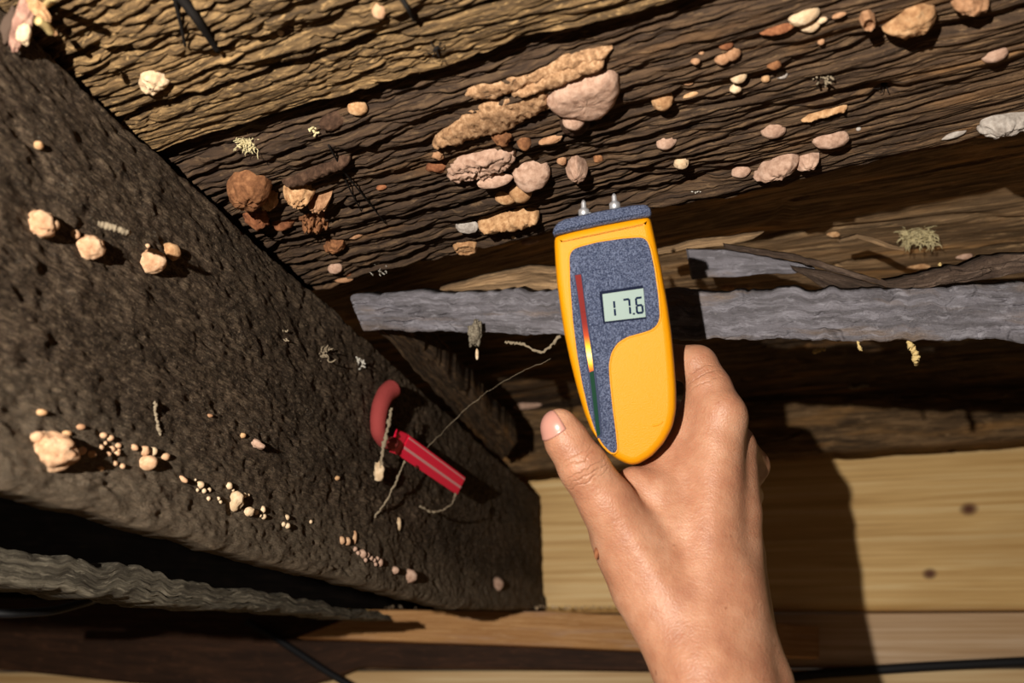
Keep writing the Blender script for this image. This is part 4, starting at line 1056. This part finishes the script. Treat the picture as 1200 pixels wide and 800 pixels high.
# ================================================================== CABLES AND NAILS
mblk = plain('black_rubber', (20, 20, 24), 0.6, 0, 0.4)
n_, k_ = PWALL
def wallpt(px, py, off): return on(px, py, (n_, k_ - off))
tag(tube('cable', sm_path([wallpt(850, 803, 0.01), wallpt(960, 789, 0.01), wallpt(1080, 781, 0.01), wallpt(1200, 775, 0.01), wallpt(1330, 770, 0.01)]), 0.0058, mblk, None, 10), 'black cable running along the foot of the pale pine boards', 'cable')
tag(tube('cable', sm_path([at(-60, 716, 0.62), at(10, 719, 0.64), at(60, 716, 0.66), at(105, 704, 0.68), at(140, 688, 0.72)]), 0.0035, mblk, None, 10), 'black cable curving below the grey timber in the shade', 'cable')
tag(tube('cable', sm_path([wallpt(290, 728, 0.036), wallpt(330, 752, 0.036), wallpt(380, 785, 0.036), wallpt(430, 815, 0.036)]), 0.0045, mblk, None, 10), 'black cable slanting across the shaded boards under the batten tip', 'cable')
mnail = plain('dull_zinc', (150, 148, 136), 0.5, 0.6)
def nail_at(px, py, pl_n, c, r, label):
    t_ = empty('nail', c); tag(t_, label, 'nail')
    tube('nail_head', np.array([[0, 0, 0], list(pl_n * 0.0015), list(pl_n * 0.002)]), [r, r, r * 0.6], mnail, t_, 12)
    tube('shank', np.array([list(-pl_n * 0.012), [0, 0, 0]]), r * 0.4, mnail, t_, 8)
nail_at(711, 773, -NW, wallpt(711, 773, 0.001), 0.0045, 'zinc nail head in the dark gap under the orange batten')
nail_at(374, 783, -NW, wallpt(374, 783, 0.004), 0.005, 'pale nail head by the slanting black cable under the batten tip')

M['web2'] = fungus_mat('grey_cocoon', (84, 76, 66), (128, 118, 102), (170, 160, 142), 900)
# ================================================================== TUFTS, COBWEBS, DARK RODS
M['lichen'] = plain('pale_lichen', (206, 192, 150), 0.9, 0, 0.1)
M['dust'] = plain('dusty_cobweb', (140, 126, 106), 0.95, 0, 0.1)
M['web'] = plain('white_cobweb', (196, 190, 180), 0.9, 0, 0.1)
M['twig'] = plain('blackened_twig', (18, 14, 12), 0.8, 0, 0.2)  # black of the shadow-streak rods, also of stalks and legs
M['straw'] = plain('pale_straw', (206, 180, 124), 0.8, 0, 0.2)
def tuft(name, px, py, wd, ht, mat, n, rad, label, cat, lift=0.006, seed=1):
    rg = random.Random(seed); d, nn = pick(px, py); Vs, Fs = [], []
    c0 = CAM + ray(px, py) * (d - 0.0005); s_ = d / F
    for i in range(n):
        p = CAM + ray(px + rg.uniform(-.5, .5) * wd * 0.7, py + rg.uniform(-.5, .5) * ht * 0.7) * d
        dirv = unit(RIGHT * rg.uniform(-1, 1) + UP * rg.uniform(-1, 1) + nn * rg.uniform(0.1, 1.1))
        Ls = rg.uniform(0.10, 0.34) * min(wd, ht) * s_
        pts = [p]; 
        for k in range(4):
            dirv = unit(dirv + 0.7 * np.array([rg.uniform(-1, 1) for _ in range(3)])); pts.append(pts[-1] + dirv * Ls / 2.2)
        o = tube('tmp', np.array(pts), [rad * f for f in (1, .9, .8, 1.0, .3)], None, None, 5)
        b = sum(len(v) for v in Vs); Vs.append(np.array([o.matrix_basis @ v.co for v in o.data.vertices])); Fs += [[b + q for q in f.vertices] for f in o.data.polygons]
        me = o.data; bpy.data.objects.remove(o); bpy.data.meshes.remove(me)
    o = mesh_obj(name, np.vstack(Vs) - c0, Fs, M[mat]); o.location = c0
    return tag(o, label, cat)
tuft('lichen_tuft', 290, 165, 34, 24, 'lichen', 110, 0.00026, 'yellowish lichen tuft at the end of the dark gap by the beam', 'lichen', seed=3)
tuft('lichen_tuft', 1074, 271, 54, 34, 'lichen', 260, 0.00032, 'large pale lichen tuft on the recessed board', 'lichen', seed=4)
tuft('lint_tuft', 376, 412, 26, 30, 'dust', 20, 0.0006, 'grey lint clinging near the upper edge of the sooty beam', 'lint', seed=5)
tuft('lint_tuft', 333, 392, 12, 18, 'dust', 9, 0.0006, 'small lint tuft on the beam above the ruffled strip', 'lint', seed=6)
tuft('lint_tuft', 966, 90, 34, 20, 'dust', 18, 0.0006, 'dry grey husk of fibres on the brown board', 'lint', seed=7)
tuft('lint_tuft', 420, 427, 14, 18, 'web', 14, 0.0007, 'white lint spot at the beam edge under the grey lath end', 'lint', seed=8)
tuft('lint_tuft', 445, 312, 40, 30, 'web', 9, 0.0003, 'faint white fibres on the lower edge of the brown board', 'lint', seed=9)
tuft('lint_tuft', 815, 225, 26, 8, 'web', 8, 0.0004, 'white fibres at the shaded board edge beside the meter', 'lint', seed=10)
tuft('lint_tuft', 367, 152, 14, 12, 'lichen', 9, 0.0006, 'small yellow lichen sprig above a white thread', 'lichen', seed=11)
def strand(name, pts, d0, d1, rad, mat, label, cat, jit=1.0, n=40, knots=0.8, seed=1):
    rg = np.random.default_rng(seed); P = sm_path(dpt(pts, d0, d1), n)
    P[1:-1] += rg.normal(0, 0.00035 * jit, (n - 2, 3))
    r = rad * (1 + knots * np.abs(vn(np.arange(n) * 0.45, seed * 3.3, 4)) * 4)
    return tag(tube(name, P, r, M[mat], None, 6), label, cat)
strand('cobweb_strand', [(459, 478), (455, 500), (449, 525), (446, 548)], 0.605, 0.600, 0.0009, 'dust', 'thick dusty cobweb strand hanging from the bent red end', 'cobweb', seed=2)
tag(blob('dust_clump', 444, 553, 12, 22, 'cream', lump=0.4, freq=3, depth=(0.600, NB)), 'woolly dust clump at the foot of the strand from the bent red end', 'dust')
strand('cobweb_strand', [(432, 612), (452, 590), (466, 560), (474, 540)], 0.60, 0.63, 0.0005, 'dust', 'thin dusty strand running up to the fold of the red strap', 'cobweb', seed=3)
strand('cobweb_strand', [(534, 578), (530, 590), (518, 598), (505, 600), (492, 593)], 0.70, 0.66, 0.0005, 'dust', 'curled dusty strand hanging from the tip of the red strap', 'cobweb', seed=4)
strand('cobweb_strand', [(500, 525), (540, 484), (572, 458), (605, 438), (645, 420)], 0.64, 0.55, 0.00012, 'dust', 'long fine cobweb thread rising from the red strap towards the meter', 'cobweb', seed=5)
strand('cobweb_strand', [(592, 400), (603, 402), (612, 403), (626, 411), (636, 413), (645, 405), (657, 394)], 0.545, 0.53, 0.0006, 'dust', 'knotted dusty thread sagging below the grey lath beside the meter', 'cobweb', seed=6)
strand('cobweb_strand', [(415, 290), (432, 298), (450, 303), (462, 290), (475, 278)], 0.57, 0.56, 0.0003, 'web', 'white V-shaped cobweb thread under the brown board', 'cobweb', 0.5, seed=7)
strand('hanging_thread', [(333, 110), (330, 125), (324, 140), (323, 162)], 0.42, 0.42, 0.0008, 'lichen', 'blurred pale thread hanging across the dark gap, nearer the lichen tuft', 'thread', 0.6, seed=8)
strand('hanging_thread', [(367, 155), (365, 166), (363, 181)], 0.44, 0.44, 0.0009, 'web', 'short white thread hanging under the yellow lichen sprig', 'thread', 0.4, seed=9)
strand('cobweb_strand', [(182, 470), (183, 490), (188, 507), (186, 522)], 0.385, 0.39, 0.0004, 'dust', 'thin vertical dusty strand above the smooth pale ball on the beam', 'cobweb', seed=10)
strand('straw_bit', [(1066, 398), (1067, 406), (1072, 414), (1074, 426)], 0.47, 0.47, 0.0012, 'straw', 'crumbly pale straw bit hanging under the grey lath', 'straw', seed=11)
strand('straw_bit', [(1005, 398), (1006, 404), (1009, 411)], 0.475, 0.475, 0.0006, 'straw', 'short pale straw sticking out below the grey lath', 'straw', 0.2, seed=12)
strand('straw_bit', [(953, 412), (960, 410), (967, 409)], 0.60, 0.60, 0.0008, 'straw', 'tiny pale flake floating on a thread under the grey lath'.replace('floating on a thread ', 'caught '), 'straw', 0.2, seed=13)
strand('straw_bit', [(1101, 308), (1102, 314), (1104, 320)], 0.53, 0.53, 0.0006, 'straw', 'tiny upright straw above the twisted bark strip', 'straw', 0.2, seed=14)
strand('straw_bit', [(115, 262), (135, 267), (150, 273)], 0.345, 0.352, 0.0012, 'dust', 'grey splinter lying on the beam above the round knobs', 'splinter', 0.3, seed=15)
strand('cobweb_strand', [(995, 452), (1002, 455), (1010, 451), (1018, 452)], pick(1006, 452)[0] - 0.003, pick(1006, 452)[0] - 0.003, 0.0012, 'dust', 'little grey curl of web in the dark under the lath', 'cobweb', seed=16)
# cocoon hanging under the lath
co = empty('cocoon', at(556, 375, 0.555)); tag(co, 'grey hanging cocoon with a pale tip below the grey lath', 'cocoon')
bpy.context.view_layer.update()
blob('cocoon_body', 556, 391, 15, 32, 'web2', lump=0.35, freq=2.5, depth=(0.552, TW), parent=co, tilt=-0.1, fold=0.3)
blob('cocoon_tip', 559, 415, 4, 14, 'cream', depth=(0.552, TW), parent=co)
# black rods in place of cast shadow streaks on the tan board
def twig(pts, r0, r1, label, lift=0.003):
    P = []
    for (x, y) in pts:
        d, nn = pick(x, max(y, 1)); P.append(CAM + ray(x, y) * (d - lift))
    tag(tube('twig', sm_path(P, 20), np.linspace(r0, r1, 20), M['twig'], None, 7), label, 'twig')  # stalks, and the rods that stand for shadow streaks
twig([(204, -4), (211, 25), (217, 54)], 0.0010, 0.0006, 'thinner of two black rods for shadow streaks on the tan board')
twig([(210, -6), (232, 24), (256, 60)], 0.0024, 0.0014, 'thicker of two black rods for shadow streaks on the tan board')
twig([(468, -6), (478, 10), (486, 24)], 0.0012, 0.0008, 'short black rod for a shadow streak at the top edge above the peach ball')
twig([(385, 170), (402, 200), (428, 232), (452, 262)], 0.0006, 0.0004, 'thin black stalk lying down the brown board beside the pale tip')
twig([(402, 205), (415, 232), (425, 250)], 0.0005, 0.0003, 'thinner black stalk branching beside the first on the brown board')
# debris hanging in the near corner
rt = empty('bark_tatter', at(25, 30, 0.34)); tag(rt, 'blurred tatter of pinkish bark and straw hanging in the upper corner by the beam', 'bark')
r0_ = np.array(rt.location)
M['pinkbark'] = fungus_mat('pinkish_bark', (120, 88, 76), (170, 130, 114), (206, 170, 146), 160)
bpy.context.view_layer.update()
for (x, y, w_, h_, tl, mt) in [(28, 22, 20, 74, -0.45, 'pinkbark'), (10, 34, 14, 50, -0.4, 'bark'), (29, 40, 14, 26, -0.3, 'cream'), (46, 12, 16, 30, 0.6, 'tan'), (56, 32, 8, 22, 0.7, 'tan')]:
    blob('bark_piece', x, y, w_, h_, mt, lump=0.3, freq=2.2, tilt=tl, depth=(0.328, NB), parent=rt, prot=0.7)
tube('straw', sm_path([at(40, 14, 0.336), at(52, 8, 0.338), at(64, -4, 0.306)], 12) - r0_, 0.0014, M['straw'], rt, 7)
tube('straw', sm_path([at(44, 24, 0.302), at(54, 30, 0.306), at(60, 38, 0.31)], 12) - r0_, 0.0016, M['straw'], rt, 7)
# a dead fly on the brown board, another on the tan one
def fly(px, py, sz, label):
    d, nn = pick(px, py); c = CAM + ray(px, py) * (d - 0.002)
    t_ = empty('dead_fly', c); tag(t_, label, 'fly'); bpy.context.view_layer.update()
    blob('body', px, py, sz, sz * 0.55, 'dark', lump=0.05, depth=(d - 0.002, nn), parent=t_, tilt=0.7)
    t_.children[0].data.materials[0] = M['twig']
    s_ = d / F * sz
    for k, a in enumerate((-2.6, -2.0, -1.2, 0.3, 1.0, 2.2)):
        e = RIGHT * math.cos(a) + UP * math.sin(a)
        tube('leg', np.array([e * 0.2 * s_, e * 0.8 * s_ + nn * 0.3 * s_, e * 1.3 * s_ - nn * 0.1 * s_]), 0.00025, M['twig'], t_, 5)
fly(1037, 97, 11, 'small black dead fly on the brown board beside the grey oval button')
fly(511, 57, 9, 'dark dead insect with thin legs on the tan board above the black gap')
# crumbs on the batten
rg = random.Random(5); Vs, Fs = [], []
for i in range(170):
    x = rg.gauss(660, 70) if i % 3 else rg.uniform(450, 790)
    if not 440 < x < 800: continue
    c = on(x, 713.5 + rg.uniform(-3, 0.3), (PBT[0], PBT[1] + rg.uniform(-.001, .004))) + ZUP * 0.0012; s_ = rg.uniform(0.0008, 0.0026)
    V, Fc = ICO[2][0][:12], None
    b = len(Vs) * 4
    q = np.array([[rg.uniform(-1, 1) for _ in range(3)] for _ in range(4)]) * s_
    Vs.append(c + q); Fs += [(b, b + 1, b + 2), (b, b + 3, b + 1), (b, b + 2, b + 3), (b + 1, b + 3, b + 2)]
cr = mesh_obj('wood_crumbs', np.vstack(Vs), Fs, M['cream'], None, None, False)
tag(cr, 'pale wood crumbs and frass lying along the top of the orange batten', 'crumbs', kind='stuff')
# small scab on the edge of the hand
scab = blob('scab', 699, 648, 6, 14, 'rust', depth=(0.386, -FWD), parent=None)
scab.parent = person; scab.matrix_parent_inverse = Matrix.Translation(person.location).inverted()
